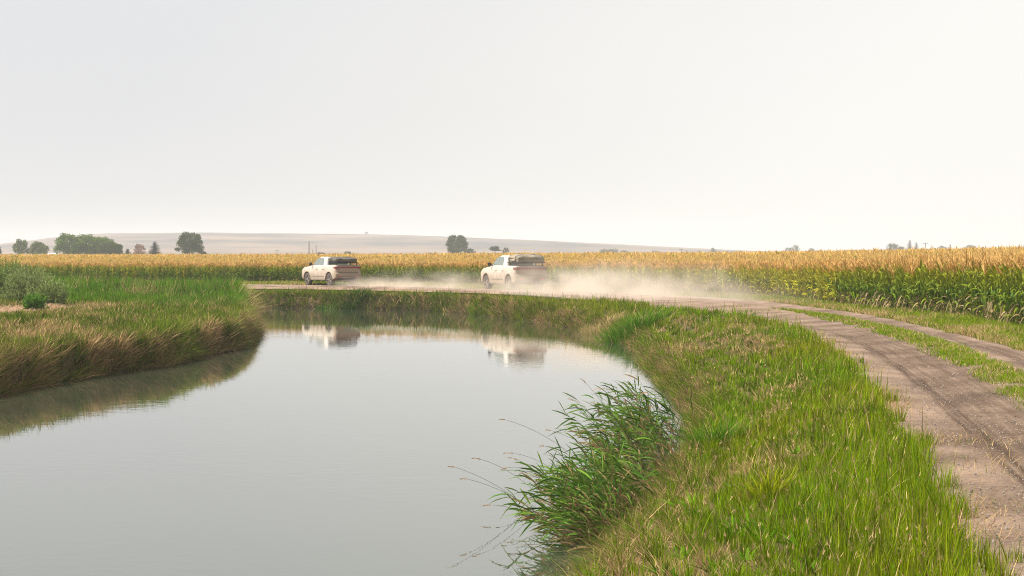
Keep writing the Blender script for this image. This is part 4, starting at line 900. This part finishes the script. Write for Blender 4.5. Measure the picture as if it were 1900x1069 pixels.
# ------------------------------------------------------------------ pickup trucks
def dusty_shaded_paint():
    m, t, b = mat_new('dusty_shaded_white_paint')
    tcn = N(t, 'ShaderNodeTexCoord'); s = N(t, 'ShaderNodeSeparateXYZ'); t.links.new(tcn.outputs['Object'], s.inputs[0])
    nn = N(t, 'ShaderNodeTexNoise'); nn.inputs['Scale'].default_value = 2.2; nn.inputs['Detail'].default_value = 6; t.links.new(tcn.outputs['Object'], nn.inputs['Vector'])
    ma = N(t, 'ShaderNodeMath', operation='MULTIPLY_ADD'); ma.inputs[1].default_value = 0.9; t.links.new(nn.outputs['Fac'], ma.inputs[0]); t.links.new(s.outputs['Z'], ma.inputs[2])
    rear_dust_shade = N(t, 'ShaderNodeMapRange'); rear_dust_shade.inputs['From Min'].default_value = -2.45; rear_dust_shade.inputs['From Max'].default_value = -2.66; rear_dust_shade.inputs['To Max'].default_value = 0.9; t.links.new(s.outputs['Y'], rear_dust_shade.inputs['Value'])  # extra brown on the rear: road dust plus shade painted into the colour
    sb = N(t, 'ShaderNodeMath', operation='SUBTRACT'); t.links.new(ma.outputs[0], sb.inputs[0]); t.links.new(rear_dust_shade.outputs[0], sb.inputs[1])
    mr_ = N(t, 'ShaderNodeMapRange'); mr_.inputs['From Min'].default_value = 1.0; mr_.inputs['From Max'].default_value = 1.9; t.links.new(sb.outputs[0], mr_.inputs['Value'])
    mxx = N(t, 'ShaderNodeMix', data_type='RGBA'); mxx.inputs[6].default_value = (0.29, 0.22, 0.155, 1); mxx.inputs[7].default_value = (0.57, 0.515, 0.445, 1)
    t.links.new(mr_.outputs[0], mxx.inputs[0]); t.links.new(mxx.outputs[2], b.inputs['Base Color'])
    rr = N(t, 'ShaderNodeMapRange'); rr.inputs['To Min'].default_value = 0.75; rr.inputs['To Max'].default_value = 0.32; t.links.new(mr_.outputs[0], rr.inputs['Value']); t.links.new(rr.outputs[0], b.inputs['Roughness'])
    b.inputs['Coat Weight'].default_value = 0.2
    return m
M_paint = dusty_shaded_paint()
M_clad = simple('dusty_cladding', (0.22, 0.18, 0.15), 0.8, noise=0.25, scale=4)
M_glass = simple('tinted_glass', (0.16, 0.19, 0.18), 0.06, 0.0); 
M_black = simple('black_plastic', (0.015, 0.015, 0.016), 0.5)
M_tyre = simple('dusty_rubber', (0.085, 0.070, 0.060), 0.9, noise=0.35, scale=9)
M_rim = simple('dusty_alloy', (0.34, 0.30, 0.27), 0.5, 0.6)
M_red = simple('red_lens', (0.22, 0.02, 0.02), 0.35); M_red2 = simple('red_reflector', (0.75, 0.10, 0.08), 0.25)
M_lamp = simple('clear_lens', (0.8, 0.8, 0.78), 0.1)
def loft(bm, rings, cap=True):
    RR_ = [[bm.verts.new(p) for p in r] for r in rings]; n = len(rings[0])
    for a, b_ in zip(RR_[:-1], RR_[1:]):
        for i in range(n): bm.faces.new((a[i], a[(i + 1) % n], b_[(i + 1) % n], b_[i]))
    if cap: bm.faces.new(RR_[0][::-1]); bm.faces.new(RR_[-1])
    bmesh.ops.recalc_face_normals(bm, faces=bm.faces)
YF, YR, WR = 1.79, -1.66, 0.44
def outline():
    P = [(-2.70, 0.56), (-2.75, 0.66), (-2.765, 0.86), (-2.72, 0.90), (-2.69, 1.0), (-2.665, 1.38), (-2.62, 1.43), (-2.3, 1.44), (-1.25, 1.445), (0.6, 1.44), (1.18, 1.43), (1.35, 1.36), (1.9, 1.33), (2.3, 1.29), (2.56, 1.20), (2.68, 1.06), (2.73, 0.88), (2.72, 0.62), (2.6, 0.50)]
    for c in (YF, YR):
        P.append((c + 0.555, 0.44))
        for a in range(15, 180, 15): P.append((c + 0.535 * math.cos(R(a)), 0.47 + 0.52 * math.sin(R(a))))
        P.append((c - 0.555, 0.44))
    return P
OUT = outline()
def body_bm():
    bm = bmesh.new(); rings = []
    for x, ie, it in [(-1.0, 0.13, 0.085), (-0.985, 0.075, 0.045), (-0.95, 0.03, 0.015), (-0.88, 0.0, 0.0), (0, -0.02, -0.012), (0.88, 0, 0), (0.95, 0.03, 0.015), (0.985, 0.075, 0.045), (1.0, 0.13, 0.085)]:
        r = []
        for y, z in OUT:
            we = max(0, (abs(y) - 2.2) / 0.5); wt = 1.0 if z > 1.15 else 0.0
            r.append((x * (1 - 0.035 * max(0, z - 0.95) / 0.5), y - math.copysign(ie * min(1, we), y), z - it * wt))
        rings.append(r)
    loft(bm, rings); return bm
# greenhouse: section at height z
def cab_ring(z, grow=0.0):
    f = (z - 1.40) / 0.64
    yb = -1.18 + 0.30 * f; yf = 1.22 - 1.02 * f; w = 0.93 - 0.20 * f
    if f > 0.9: yb += 0.05; yf -= 0.12; w -= 0.05
    c = 0.10; P = []
    for sx_, sy_, a0 in ((1, 1, 0), (-1, 1, 90), (-1, -1, 180), (1, -1, 270)):
        for a in (0, 30, 60, 90):
            P.append((sx_ * (w - c) + c * math.cos(R(a0 + a)), (yf - c if sy_ > 0 else yb + c) + c * math.sin(R(a0 + a)), z))
    return P
def cabx(z): return 0.93 - 0.20 * (z - 1.40) / 0.64
def prism(name, pts, off, mat, parent):
    """thin solid from a polygon, thickened along off"""
    bm = bmesh.new(); a = [bm.verts.new(Vector(p)) for p in pts]; b_ = [bm.verts.new(Vector(p) + Vector(off)) for p in pts]; n = len(pts)
    bm.faces.new(a); bm.faces.new(b_[::-1])
    for i in range(n): bm.faces.new((a[i], b_[i], b_[(i + 1) % n], a[(i + 1) % n]))
    bmesh.ops.recalc_face_normals(bm, faces=bm.faces)
    return link(name, bm_mesh(name, bm, mat), parent)
def box(name, c, s, mat, parent, bevel=0.0, rot=None):
    bm = bmesh.new(); bm_box(bm, c, s, rot)
    if bevel: bmesh.ops.bevel(bm, geom=bm.edges[:], offset=bevel, segments=2, affect='EDGES', profile=0.6)
    return link(name, bm_mesh(name, bm, mat, 35), parent)
def wheel(parent, sx_, y):
    w = empty('wheel', (sx_ * 0.86, y, WR)); w.parent = parent
    bm = bmesh.new(); prof_ = [(0.27, 0.11), (0.38, 0.135), (0.42, 0.12), (0.44, 0.08), (0.44, -0.08), (0.42, -0.12), (0.38, -0.135), (0.27, -0.11)]
    rings = [[(x, r_ * math.cos(a), r_ * math.sin(a)) for r_, x in prof_] for a in np.linspace(0, 2 * math.pi, 40, endpoint=False)]
    RV = [[bm.verts.new(p) for p in r_] for r_ in rings]
    for i in range(40):
        for j in range(8): bm.faces.new((RV[i][j], RV[(i + 1) % 40][j], RV[(i + 1) % 40][(j + 1) % 8], RV[i][(j + 1) % 8]))
    for i in range(0, 40):      # tread blocks
        a = 2 * math.pi * i / 40; s = 0.055 if i % 2 else -0.055
        bm_box(bm, (s, 0.445 * math.cos(a), 0.445 * math.sin(a)), (0.10, 0.03, 0.035), Matrix.Rotation(a, 4, 'X'))
    bmesh.ops.recalc_face_normals(bm, faces=bm.faces)
    link('tyre', bm_mesh('tyre', bm, M_tyre, 40), w)
    bm = bmesh.new(); bm_tube(bm, (sx_ * 0.02, 0, 0), (sx_ * 0.05, 0, 0), 0.285, 0.285, 32); bm_tube(bm, (sx_ * 0.05, 0, 0), (sx_ * 0.115, 0, 0), 0.09, 0.06, 16)
    for k in range(5):
        a = 2 * math.pi * k / 5; bm_box(bm, (sx_ * 0.085, 0.17 * math.cos(a), 0.17 * math.sin(a)), (0.05, 0.22, 0.07), Matrix.Rotation(a, 4, 'X'))
    bm_r = [(sx_ * 0.105, 0.275, 0.01)]
    link('rim', bm_mesh('rim', bm, M_rim, 35), w)
def truck(loc, heading, label, sc=1.0):
    o = empty('pickup_truck', loc, heading, sc); tag(o, label, 'pickup truck', 'two trucks driving away along the track')
    link('body', bm_mesh('body', body_bm(), M_paint, 32), o)
    bm = bmesh.new(); loft(bm, [cab_ring(z) for z in (1.40, 1.55, 1.75, 1.93, 2.0, 2.035)]); link('cabin', bm_mesh('cabin', bm, M_paint, 40), o)
    box('underbody', (0, 0.0, 0.60), (1.36, 5.1, 0.42), M_black, o)
    for s in (-1, 1):
        g = lambda y, z: (s * (cabx(z) + 0.004), y, z)
        prism('window', [g(0.96, 1.47), g(0.40, 1.94), g(0.02, 1.95), g(0.02, 1.47)], (s * 0.012, 0, 0), M_glass, o)
        prism('window', [g(-0.04, 1.47), g(-0.04, 1.95), g(-0.52, 1.93), g(-0.66, 1.47)], (s * 0.012, 0, 0), M_glass, o)
        box('rocker_panel', (s * 0.955, 0.065, 0.445), (0.10, 2.30, 0.13), M_clad, o, 0.03)
        box('door_cladding', (s * 0.995, 0.10, 0.66), (0.03, 1.9, 0.07), M_clad, o, 0.01)
        for yy in (0.30, -0.72): box('door_handle', (s * 1.0, yy, 1.17), (0.03, 0.24, 0.04), M_paint, o, 0.01)
        for c in (YF, YR):
            bm = bmesh.new(); ra, rb_ = 0.535, 0.60
            inn = [(ra * math.cos(R(a)), 0.47 + 0.52 * math.sin(R(a))) for a in range(0, 181, 12)]; ou = [(rb_ * math.cos(R(a)), 0.47 + 0.585 * math.sin(R(a))) for a in range(0, 181, 12)]
            L_ = []
            for xo in (0.93, 1.015):
                L_.append([bm.verts.new((s * xo, c + p[0], p[1])) for p in inn] + [bm.verts.new((s * xo, c + p[0], p[1])) for p in ou[::-1]])
            m_ = len(inn)
            for q_ in L_:
                for i in range(m_ - 1): bm.faces.new((q_[i], q_[i + 1], q_[2 * m_ - 2 - i], q_[2 * m_ - 1 - i]))
            for i in range(2 * m_): bm.faces.new((L_[0][i], L_[0][(i + 1) % (2 * m_)], L_[1][(i + 1) % (2 * m_)], L_[1][i]))
            bmesh.ops.recalc_face_normals(bm, faces=bm.faces); link('wheel_arch', bm_mesh('wheel_arch', bm, M_paint, 40), o)
            wheel(o, s, c)
        mr2 = box('side_mirror', (s * 1.10, 0.98, 1.52), (0.20, 0.11, 0.19), M_black, o, 0.03); box('mirror_arm', (s * 0.975, 1.0, 1.46), (0.12, 0.06, 0.05), M_black, mr2)
        box('headlight', (s * 0.72, 2.70, 1.02), (0.12, 0.10, 0.26), M_lamp, o, 0.03)
        box('reflector', (s * 0.62, -2.745, 0.70), (0.20, 0.06, 0.075), M_red2, o, 0.01)
        box('tail_light', (s * 0.972, -2.50, 1.285), (0.03, 0.34, 0.13), M_red, o, 0.008)
    g = lambda x, z: (x, 1.22 - 1.02 * (z - 1.40) / 0.64 + 0.004, z)
    prism('windshield', [g(-0.80, 1.45), g(0.80, 1.45), g(0.66, 1.92), g(-0.66, 1.92)], (0, 0.012, 0.006), M_glass, o)
    g = lambda x, z: (x, -1.18 + 0.30 * (z - 1.40) / 0.64 - 0.004, z)
    prism('rear_window', [g(-0.78, 1.50), g(0.78, 1.50), g(0.66, 1.93), g(-0.66, 1.93)], (0, -0.012, 0.005), M_glass, o)
    box('light_bar', (0, -2.690, 1.285), (1.84, 0.05, 0.13), M_red, o, 0.01)
    tg = box('tailgate', (0, -2.685, 1.08), (1.52, 0.06, 0.33), M_paint, o, 0.015)
    box('tailgate_seam', (0, -2.722, 0.925), (1.50, 0.02, 0.02), M_black, tg)
    box('bumper', (0, -2.745, 0.765), (1.66, 0.07, 0.12), M_paint, o, 0.02)
    lb = box('lower_bumper', (0, -2.70, 0.62), (1.62, 0.10, 0.17), M_clad, o, 0.02)
    box('tow_hook', (0.38, -2.76, 0.56), (0.06, 0.06, 0.09), M_black, lb)
    box('bed_cover', (0, -1.95, 1.452), (1.62, 1.34, 0.03), M_black, o, 0.008)
    for yy in (-1.45, -2.40):
        rk = box('rack_bar', (0, yy, 1.60), (1.66, 0.07, 0.05), M_black, o, 0.01)
        for s in (-1, 1): box('rack_post', (s * 0.80, yy, 1.52), (0.05, 0.07, 0.14), M_black, rk)
    return o
M_can1 = simple('dark_canvas', (0.10, 0.09, 0.075), 0.95, noise=0.55, scale=2.6)
M_can2 = simple('khaki_canvas', (0.25, 0.215, 0.16), 0.95, noise=0.4, scale=2.2)
def tent(loc, heading, w, l, h, z0, mat, seed, label, sc=1.0):
    o = empty('packed_tent', loc, heading, sc); tag(o, label, 'packed tent', 'packed tents on the truck beds')
    box('base_board', (0, -1.92, z0 + 0.03), (w, l, 0.05), M_black, o, 0.01)
    bm = bmesh.new(); n1_, n2_ = 22, 18; g = np.random.default_rng(seed)
    vv = bm_box(bm, (0, 0, 0), (w, l, h)); bmesh.ops.subdivide_edges(bm, edges=bm.edges[:], cuts=14, use_grid_fill=True)
    for v in bm.verts:
        x, y, z = v.co; fx, fy, fz = 2 * x / w, 2 * y / l, 2 * z / h
        rx = 1 - 0.10 * max(0, fz) ** 2 - 0.06 * max(0, -fz) ** 3; edge = max(abs(fx), abs(fy))
        v.co.x *= rx * (1 - 0.05 * abs(fy) ** 4); v.co.y *= rx * (1 - 0.05 * abs(fx) ** 4)
        if fz > 0: v.co.z -= h * 0.22 * max(0, fz) * edge ** 5
        wv = float(fbm(np.array([y * 1.0 + x * 0.6]), np.array([z * 3.0 + x * 2.0]), 0.30, seed, 3)[0]) - 0.5
        wz_ = float(fbm(np.array([x + 3.3]), np.array([y * 1.3]), 0.42, seed + 5, 3)[0]) - 0.5
        v.co += Vector((math.copysign(1, x) * wv * 0.13 * abs(fx) ** 3, math.copysign(1, y) * wv * 0.13 * abs(fy) ** 3, wz_ * 0.16 * max(0, fz)))
        v.co += Vector((0, -1.92, z0 + 0.06 + h / 2))
    link('cover', bm_mesh('cover', bm, mat, 60), o)
    for yy in (-0.42, 0.42):
        bm = bmesh.new(); Q = []
        for x, z in [(-w / 2 - 0.01, 0.02), (-w / 2 * 0.97 - 0.015, h * 0.72), (-w / 2 * 0.8, h * 1.0), (0, h * 1.06), (w / 2 * 0.8, h * 1.0), (w / 2 * 0.97 + 0.015, h * 0.72), (w / 2 + 0.01, 0.02)]:
            Q.append([bm.verts.new((x, -1.92 + yy + s, z0 + 0.06 + z)) for s in (-0.03, 0.03)])
        for a, b_ in zip(Q[:-1], Q[1:]): bm.faces.new((a[0], a[1], b_[1], b_[0]))
        e = bmesh.ops.solidify(bm, geom=bm.faces[:], thickness=0.012); link('strap', bm_mesh('strap', bm, M_black), o)
    return o
T1, H1 = (-12.85, 141.2, -0.02), R(32); T2, H2 = (0.08, 122.6, -0.02), R(22.5)
truck(T1, H1, 'dusty white pickup leading on the left with a dark packed tent on its bed')
truck(T2, H2, 'dusty white pickup following on the right inside a cloud of dust', 1.06)
tent(T1, H1, 1.56, 1.44, 0.33, 1.625, M_can1, 4, 'flat dark grey tent pack strapped on the leading truck bed')
tent(T2, H2, 1.70, 1.55, 0.42, 1.60, M_can2, 9, 'thick khaki canvas tent pack strapped on the following truck bed', 1.06)

# ------------------------------------------------------------------ dust raised by the trucks
def dust(name, p_start, p_end, width, hgt_, dens, seed, label=None, grow=(0.3, 1.0), head=0.06):
    a, b_ = Vector((*p_start, 0)), Vector((*p_end, 0)); d = b_ - a; L = d.length
    o = link(name, None or box_mesh(name, 0, L, -width / 2, width / 2, -0.1, hgt_, None)); o.location = (a.x, a.y, 0); o.rotation_euler = (0, 0, math.atan2(d.y, d.x))
    m, t, v = vol_mat(name + '_smoke', (0.97, 0.855, 0.74), 0.0, 0.0)
    tcn = N(t, 'ShaderNodeTexCoord'); s = N(t, 'ShaderNodeSeparateXYZ'); t.links.new(tcn.outputs['Object'], s.inputs[0])
    def M(op, a_, b__=None):
        n = N(t, 'ShaderNodeMath', operation=op)
        for i, q in enumerate((a_, b__)):
            if q is None: continue
            if isinstance(q, (int, float)): n.inputs[i].default_value = q
            else: t.links.new(q, n.inputs[i])
        return n.outputs[0]
    def ss(v_, lo, hi):
        r = N(t, 'ShaderNodeMapRange', interpolation_type='SMOOTHSTEP'); r.inputs['From Min'].default_value = lo; r.inputs['From Max'].default_value = hi
        t.links.new(v_, r.inputs['Value']); return r.outputs[0]
    nn = N(t, 'ShaderNodeTexNoise'); nn.inputs['Scale'].default_value = 0.55; nn.inputs['Detail'].default_value = 4; nn.inputs['Roughness'].default_value = 0.6
    mpp = N(t, 'ShaderNodeMapping'); mpp.inputs['Location'].default_value = (seed * 3.7, seed, 0); mpp.inputs['Scale'].default_value = (0.7, 1, 1.4)
    t.links.new(tcn.outputs['Object'], mpp.inputs['Vector']); t.links.new(mpp.outputs[0], nn.inputs['Vector'])
    noise = ss(nn.outputs['Fac'], 0.42, 0.62)
    u = M('DIVIDE', s.outputs['X'], L)
    # plume height along the trail, soft top, soft sides, soft ends
    hloc = M('MULTIPLY', M('ADD', M('MULTIPLY', ss(u, 0.0, grow[0]), grow[1] - 0.35), 0.35), hgt_)
    zz_ = M('DIVIDE', s.outputs['Z'], M('MULTIPLY', hloc, M('ADD', M('MULTIPLY', nn.outputs['Fac'], 1.1), 0.25)))
    top = M('POWER', M('SUBTRACT', 1.0, ss(zz_, 0.02, 1.0)), 1.6)
    side = M('SUBTRACT', 1.0, ss(M('ABSOLUTE', s.outputs['Y']), width * 0.22, width * 0.5))
    ends = M('MULTIPLY', ss(u, 0.0, head), M('SUBTRACT', 1.0, ss(u, 0.30, 1.0)))
    dd = M('MULTIPLY', M('MULTIPLY', M('MULTIPLY', top, side), ends), M('MULTIPLY', M('ADD', noise, 0.12), dens))
    t.links.new(dd, v.inputs['Density']); o.data.materials.append(m)
    tag(o, kind='stuff'); return o
dust('dust_cloud', (-10.8, 137.9), (1.9, 116.5), 6.0, 1.8, 0.36, 1, head=0.04)
dust('dust_cloud', (1.1, 120.0), (12.0, 84.0), 8.5, 2.7, 0.31, 5, grow=(0.14, 1.0), head=0.05)

# ------------------------------------------------------------------ reeds, weeds and tufts that stand out of the grass
def frame_leaf(acc, p, d, ln, w, col, segs=3, droop=0.35, g=rng):
    d = np.array(d, float); d /= np.linalg.norm(d); s = np.cross(d, g.normal(0, 1, 3)); s /= np.linalg.norm(s)
    tt = np.linspace(0, 1, segs + 1); pts = np.array(p)[None] + d[None] * (ln * tt)[:, None] + np.array((0, 0, -1.0))[None] * (droop * ln * tt ** 2)[:, None]
    V, T = strip(pts, w * np.array([0.6] + [1.0] * (segs - 1) + [0.06]), s); acc.add(V, T, np.repeat(np.array(col)[None], len(V), 0))
def reed(bases, n, L, leanx, leany, seed, label, dry=0.15, seeds=()):
    g = np.random.default_rng(seed); b0 = np.mean(np.array(bases), 0); b0[2] = WZ
    o = empty('reed_clump', tuple(b0)); tag(o, label, 'reeds', 'reeds growing at the near water edge')
    S, F = Acc(), Acc()
    for i in range(n):
        f = g.random() * (len(bases) - 1); k = int(f); p = np.array(bases[k]) * (1 - f + k) + np.array(bases[k + 1]) * (f - k) - b0 + np.r_[g.normal(0, 0.24, 2), -0.1]
        ln = L * g.uniform(0.5, 1.05); d0 = np.array((leanx * g.uniform(-0.1, 1.35), leany + g.normal(0, 0.32), 1.0)); bend = g.uniform(0.15, 0.6)
        tt = np.linspace(0, 1, 6); d0 /= np.linalg.norm(d0); hz_ = np.array((math.copysign(1, leanx), g.normal(0, 0.4), -0.45))
        pts = p[None] + d0[None] * (ln * tt)[:, None] + hz_[None] * (ln * bend * 0.55 * tt ** 2)[:, None]
        cs = np.array((0.16, 0.13, 0.06)) * g.uniform(0.6, 1.2)
        for q in range(5):
            V, T = tube(pts[q], pts[q + 1], 0.006 * (1 - q / 6), 0.006 * (1 - (q + 1) / 6), 3); S.add(V, T, np.repeat(cs[None], len(V), 0))
        nl = g.integers(8, 13)
        for q in range(nl):
            u = 0.22 + 0.78 * (q + g.random() * 0.6) / nl; pp = np.array([np.interp(u, tt, pts[:, a]) for a in range(3)])
            tg_ = pts[min(5, int(u * 5) + 1)] - pts[min(4, int(u * 5))]; tg_ /= np.linalg.norm(tg_)
            dd_ = tg_ * g.uniform(0.6, 1.1) + g.normal(0, 0.42, 3) + np.array((0.25 * np.sign(leanx), 0, 0))
            isd = g.random() < dry * (0.5 + 2.8 * max(0, 0.75 - u))
            c = (TAN * 0.5 + BROWN * 0.5) * g.uniform(0.4, 1.2) if isd else (DEEP * 0.8 + BLUEG * 0.40) * g.uniform(0.4, 1.6) + (OLIVE * 0.6 + GREEN * 0.25) * g.random()
            frame_leaf(F, pp, dd_, g.uniform(0.20, 0.40), g.uniform(0.013, 0.026), c, 3, g.uniform(0.1, 0.5), g)
    link('stems', S.mesh('stems', M_grass), o); link('foliage', F.mesh('foliage', M_grass), o)
    for (p0, p1) in seeds:
        A = Acc(); p0 = np.array(p0) - b0; p1 = np.array(p1) - b0; mid = (p0 + p1) / 2 + np.array((0, 0, 0.16)); tt = np.linspace(0, 1, 9)[:, None]
        pts = (1 - tt) ** 2 * p0 + 2 * tt * (1 - tt) * mid + tt ** 2 * p1
        for q in range(8): V, T = tube(pts[q], pts[q + 1], 0.0028, 0.0022, 3); A.add(V, T, np.repeat(np.array((0.22, 0.17, 0.09))[None], len(V), 0))
        sst = link('seed_stem', A.mesh('seed_stem', M_grass), o)
        A = Acc(); dv = pts[-1] - pts[-2]; dv /= np.linalg.norm(dv)
        for q in range(46):
            u = g.random(); pp = pts[-1] + dv * (u * 0.15) + np.array((0, 0, -0.03 * u * u)); frame_leaf(A, pp, dv + g.normal(0, 0.30, 3), 0.035 * (1.1 - 0.5 * u), 0.005, np.array((0.50, 0.33, 0.17)) * g.uniform(0.7, 1.2), 2, 0.2, g)
        link('seed_head', A.mesh('seed_head', M_grass), sst)
def P3(x, y, z):
    X, Y = px(x, y, z); return (X, Y, z)
def at3(x, y, d): return (at(x, d), d, zat(y, d))
upper = [P3(1185, 905, WZ), P3(1212, 882, WZ), P3(1232, 858, WZ), P3(1240, 842, WZ)]
lower = [P3(1112, 1022, WZ), P3(1148, 985, WZ), P3(1185, 950, WZ), P3(1218, 915, WZ)]
reed(upper, 175, 1.62, -0.38, 0.1, 5, 'upper dark green reed clump leaning over the water, behind a lower spreading one', 0.24,
     [(at3(1190, 860, 32), at3(1088, 712, 31.5)), (at3(1180, 860, 32), at3(1066, 745, 31)), (at3(1160, 880, 31), at3(1025, 800, 30))])
reed(lower, 265, 1.18, -0.80, 0.0, 6, 'lower spreading reed clump with thin seed stems reaching left over the water', 0.30,
     [(at3(1000, 960, 27), at3(845, 868, 26)), (at3(1010, 930, 27.5), at3(893, 853, 27)), (at3(1010, 965, 27), at3(868, 890, 26)), (at3(1040, 900, 28), at3(943, 868, 27)), (at3(1060, 900, 28), at3(955, 842, 28)), (at3(1070, 880, 29), at3(1010, 828, 28)), (at3(1040, 930, 27), at3(962, 855, 27)), (at3(1010, 985, 26), at3(915, 938, 26)), (at3(1060, 910, 28), at3(975, 876, 27)), (at3(1080, 860, 29), at3(940, 780, 28))])
def tuft(name, x, y, z, n, h, spread, colr, label, cat, seed, lean=0.35, w=0.012, group=None, dry=0.1):
    X, Y = px(x, y, z); g = np.random.default_rng(seed)
    zg = float(height(np.array([X]), np.array([Y]))[0])
    ox, oy = g.normal(0, spread, n), g.normal(0, spread, n)
    c = np.array(colr)[None] * g.uniform(0.6, 1.5, (n, 1)); c = np.where((g.random(n) < dry)[:, None], TAN[None] * g.uniform(0.6, 1.1, (n, 1)), c)
    zz2 = height(X + ox, Y + oy) - zg
    V, T, C = blades(np.c_[ox, oy, zz2 - 0.02], h * g.uniform(0.55, 1.15, n), np.full(n, w) * g.uniform(0.7, 1.3, n), np.arctan2(oy, ox) + g.normal(0, 0.7, n), np.abs(g.normal(lean, 0.2, n)), g.uniform(0.1, 0.6, n), c, 4)
    o = link(name, np_mesh(name, V, T, M_grass, C)); o.location = (X, Y, zg); tag(o, label, cat, group); return o
tuft('grass_tuft', 1325, 850, -0.75, 520, 0.55, 0.17, DEEP * 1.5 + GREEN * 0.3, 'dark green grass tuft on the bank right of the reeds', 'grass tuft', 3)
tuft('grass_tuft', 1362, 592, 0.0, 900, 0.42, 0.34, DEEP * 1.3 + GREEN * 0.2, 'low dark green tuft at the left edge of the track near the bend', 'grass tuft', 4, 0.6, 0.03)
tuft('grass_tuft', 1172, 618, -0.8, 1300, 0.95, 0.55, DEEP * 1.2 + GREEN * 0.35, 'tall bushy green tuft where the far bank meets the near bank', 'grass tuft', 5, 0.45, 0.032)
tuft('grass_tuft', 1112, 605, -0.8, 700, 0.75, 0.45, TAN * 0.55 + GREEN * 0.3, 'brownish seeding tuft just left of the tall bushy green one', 'grass tuft', 6, 0.4, 0.03, dry=0.5)
tuft('grass_tuft', 605, 560, -0.7, 700, 0.75, 0.38, DEEP * 1.0 + GREEN * 0.1, 'dark green tuft on the far bank below the first truck', 'grass tuft', 7, 0.35, 0.04)
tuft('grass_tuft', 655, 560, -0.7, 600, 0.70, 0.36, DEEP * 1.0, 'darkest green tuft on the far bank right of the one below the first truck', 'grass tuft', 8, 0.35, 0.04)
tuft('grass_tuft', 1420, 950, -0.3, 260, 0.42, 0.12, LIME * 0.9, 'light yellow green broad bladed tuft low on the near bank', 'grass tuft', 9, 0.3, 0.016)
def weed(x, y, h, wd, n, seed, label, col=(0.19, 0.29, 0.06)):
    z = -0.12; X, Y = px(x, y, z); g = np.random.default_rng(seed); zg = float(height(np.array([X]), np.array([Y]))[0])
    o = empty('weed_bush', (X, Y, zg)); tag(o, label, 'weed bush', 'feathery weeds on the left bank'); S, F = Acc(), Acc()
    for i in range(n):
        a = g.uniform(0, 6.28); r0 = wd * 0.25 * math.sqrt(g.random()); p0 = np.array((r0 * math.cos(a), r0 * math.sin(a), -0.05))
        sl = abs(g.normal(0, 0.42)); L_ = h * g.uniform(0.55, 1.05) * (1 - 0.25 * sl); d = np.array((math.sin(sl) * math.cos(a), math.sin(sl) * math.sin(a), math.cos(sl)))
        p1 = p0 + d * L_; V, T = tube(p0, p1, 0.012, 0.004, 3); S.add(V, T, np.repeat(np.array((0.13, 0.13, 0.06))[None], len(V), 0))
        for q in range(30):
            u = 0.15 + 0.85 * g.random(); dd_ = d * 0.9 + g.normal(0, 0.5, 3)
            frame_leaf(F, p0 + d * L_ * u, dd_, g.uniform(0.12, 0.30) * (1.15 - 0.5 * u), 0.024, np.array(col) * g.uniform(0.5, 1.6), 2, 0.15, g)
    link('stems', S.mesh('stems', M_grass), o); link('foliage', F.mesh('foliage', M_grass), o)
weed(4, 562, 2.25, 2.1, 330, 1, 'tallest feathery green weed bush at the far left border')
weed(50, 569, 1.9, 2.3, 380, 2, 'broad grey green weed bush right of the tallest one', (0.28, 0.34, 0.125))
weed(93, 572, 1.25, 1.5, 230, 3, 'low grey green weed bush sloping down at the right of the weeds', (0.25, 0.32, 0.105))
weed(64, 579, 0.75, 1.0, 150, 4, 'bright green low weed bush beside the bare straw patch', (0.11, 0.24, 0.03))
weed(178, 552, 0.7, 1.4, 130, 5, 'small blue green weed mound alone in the left grass', (0.12, 0.19, 0.075))
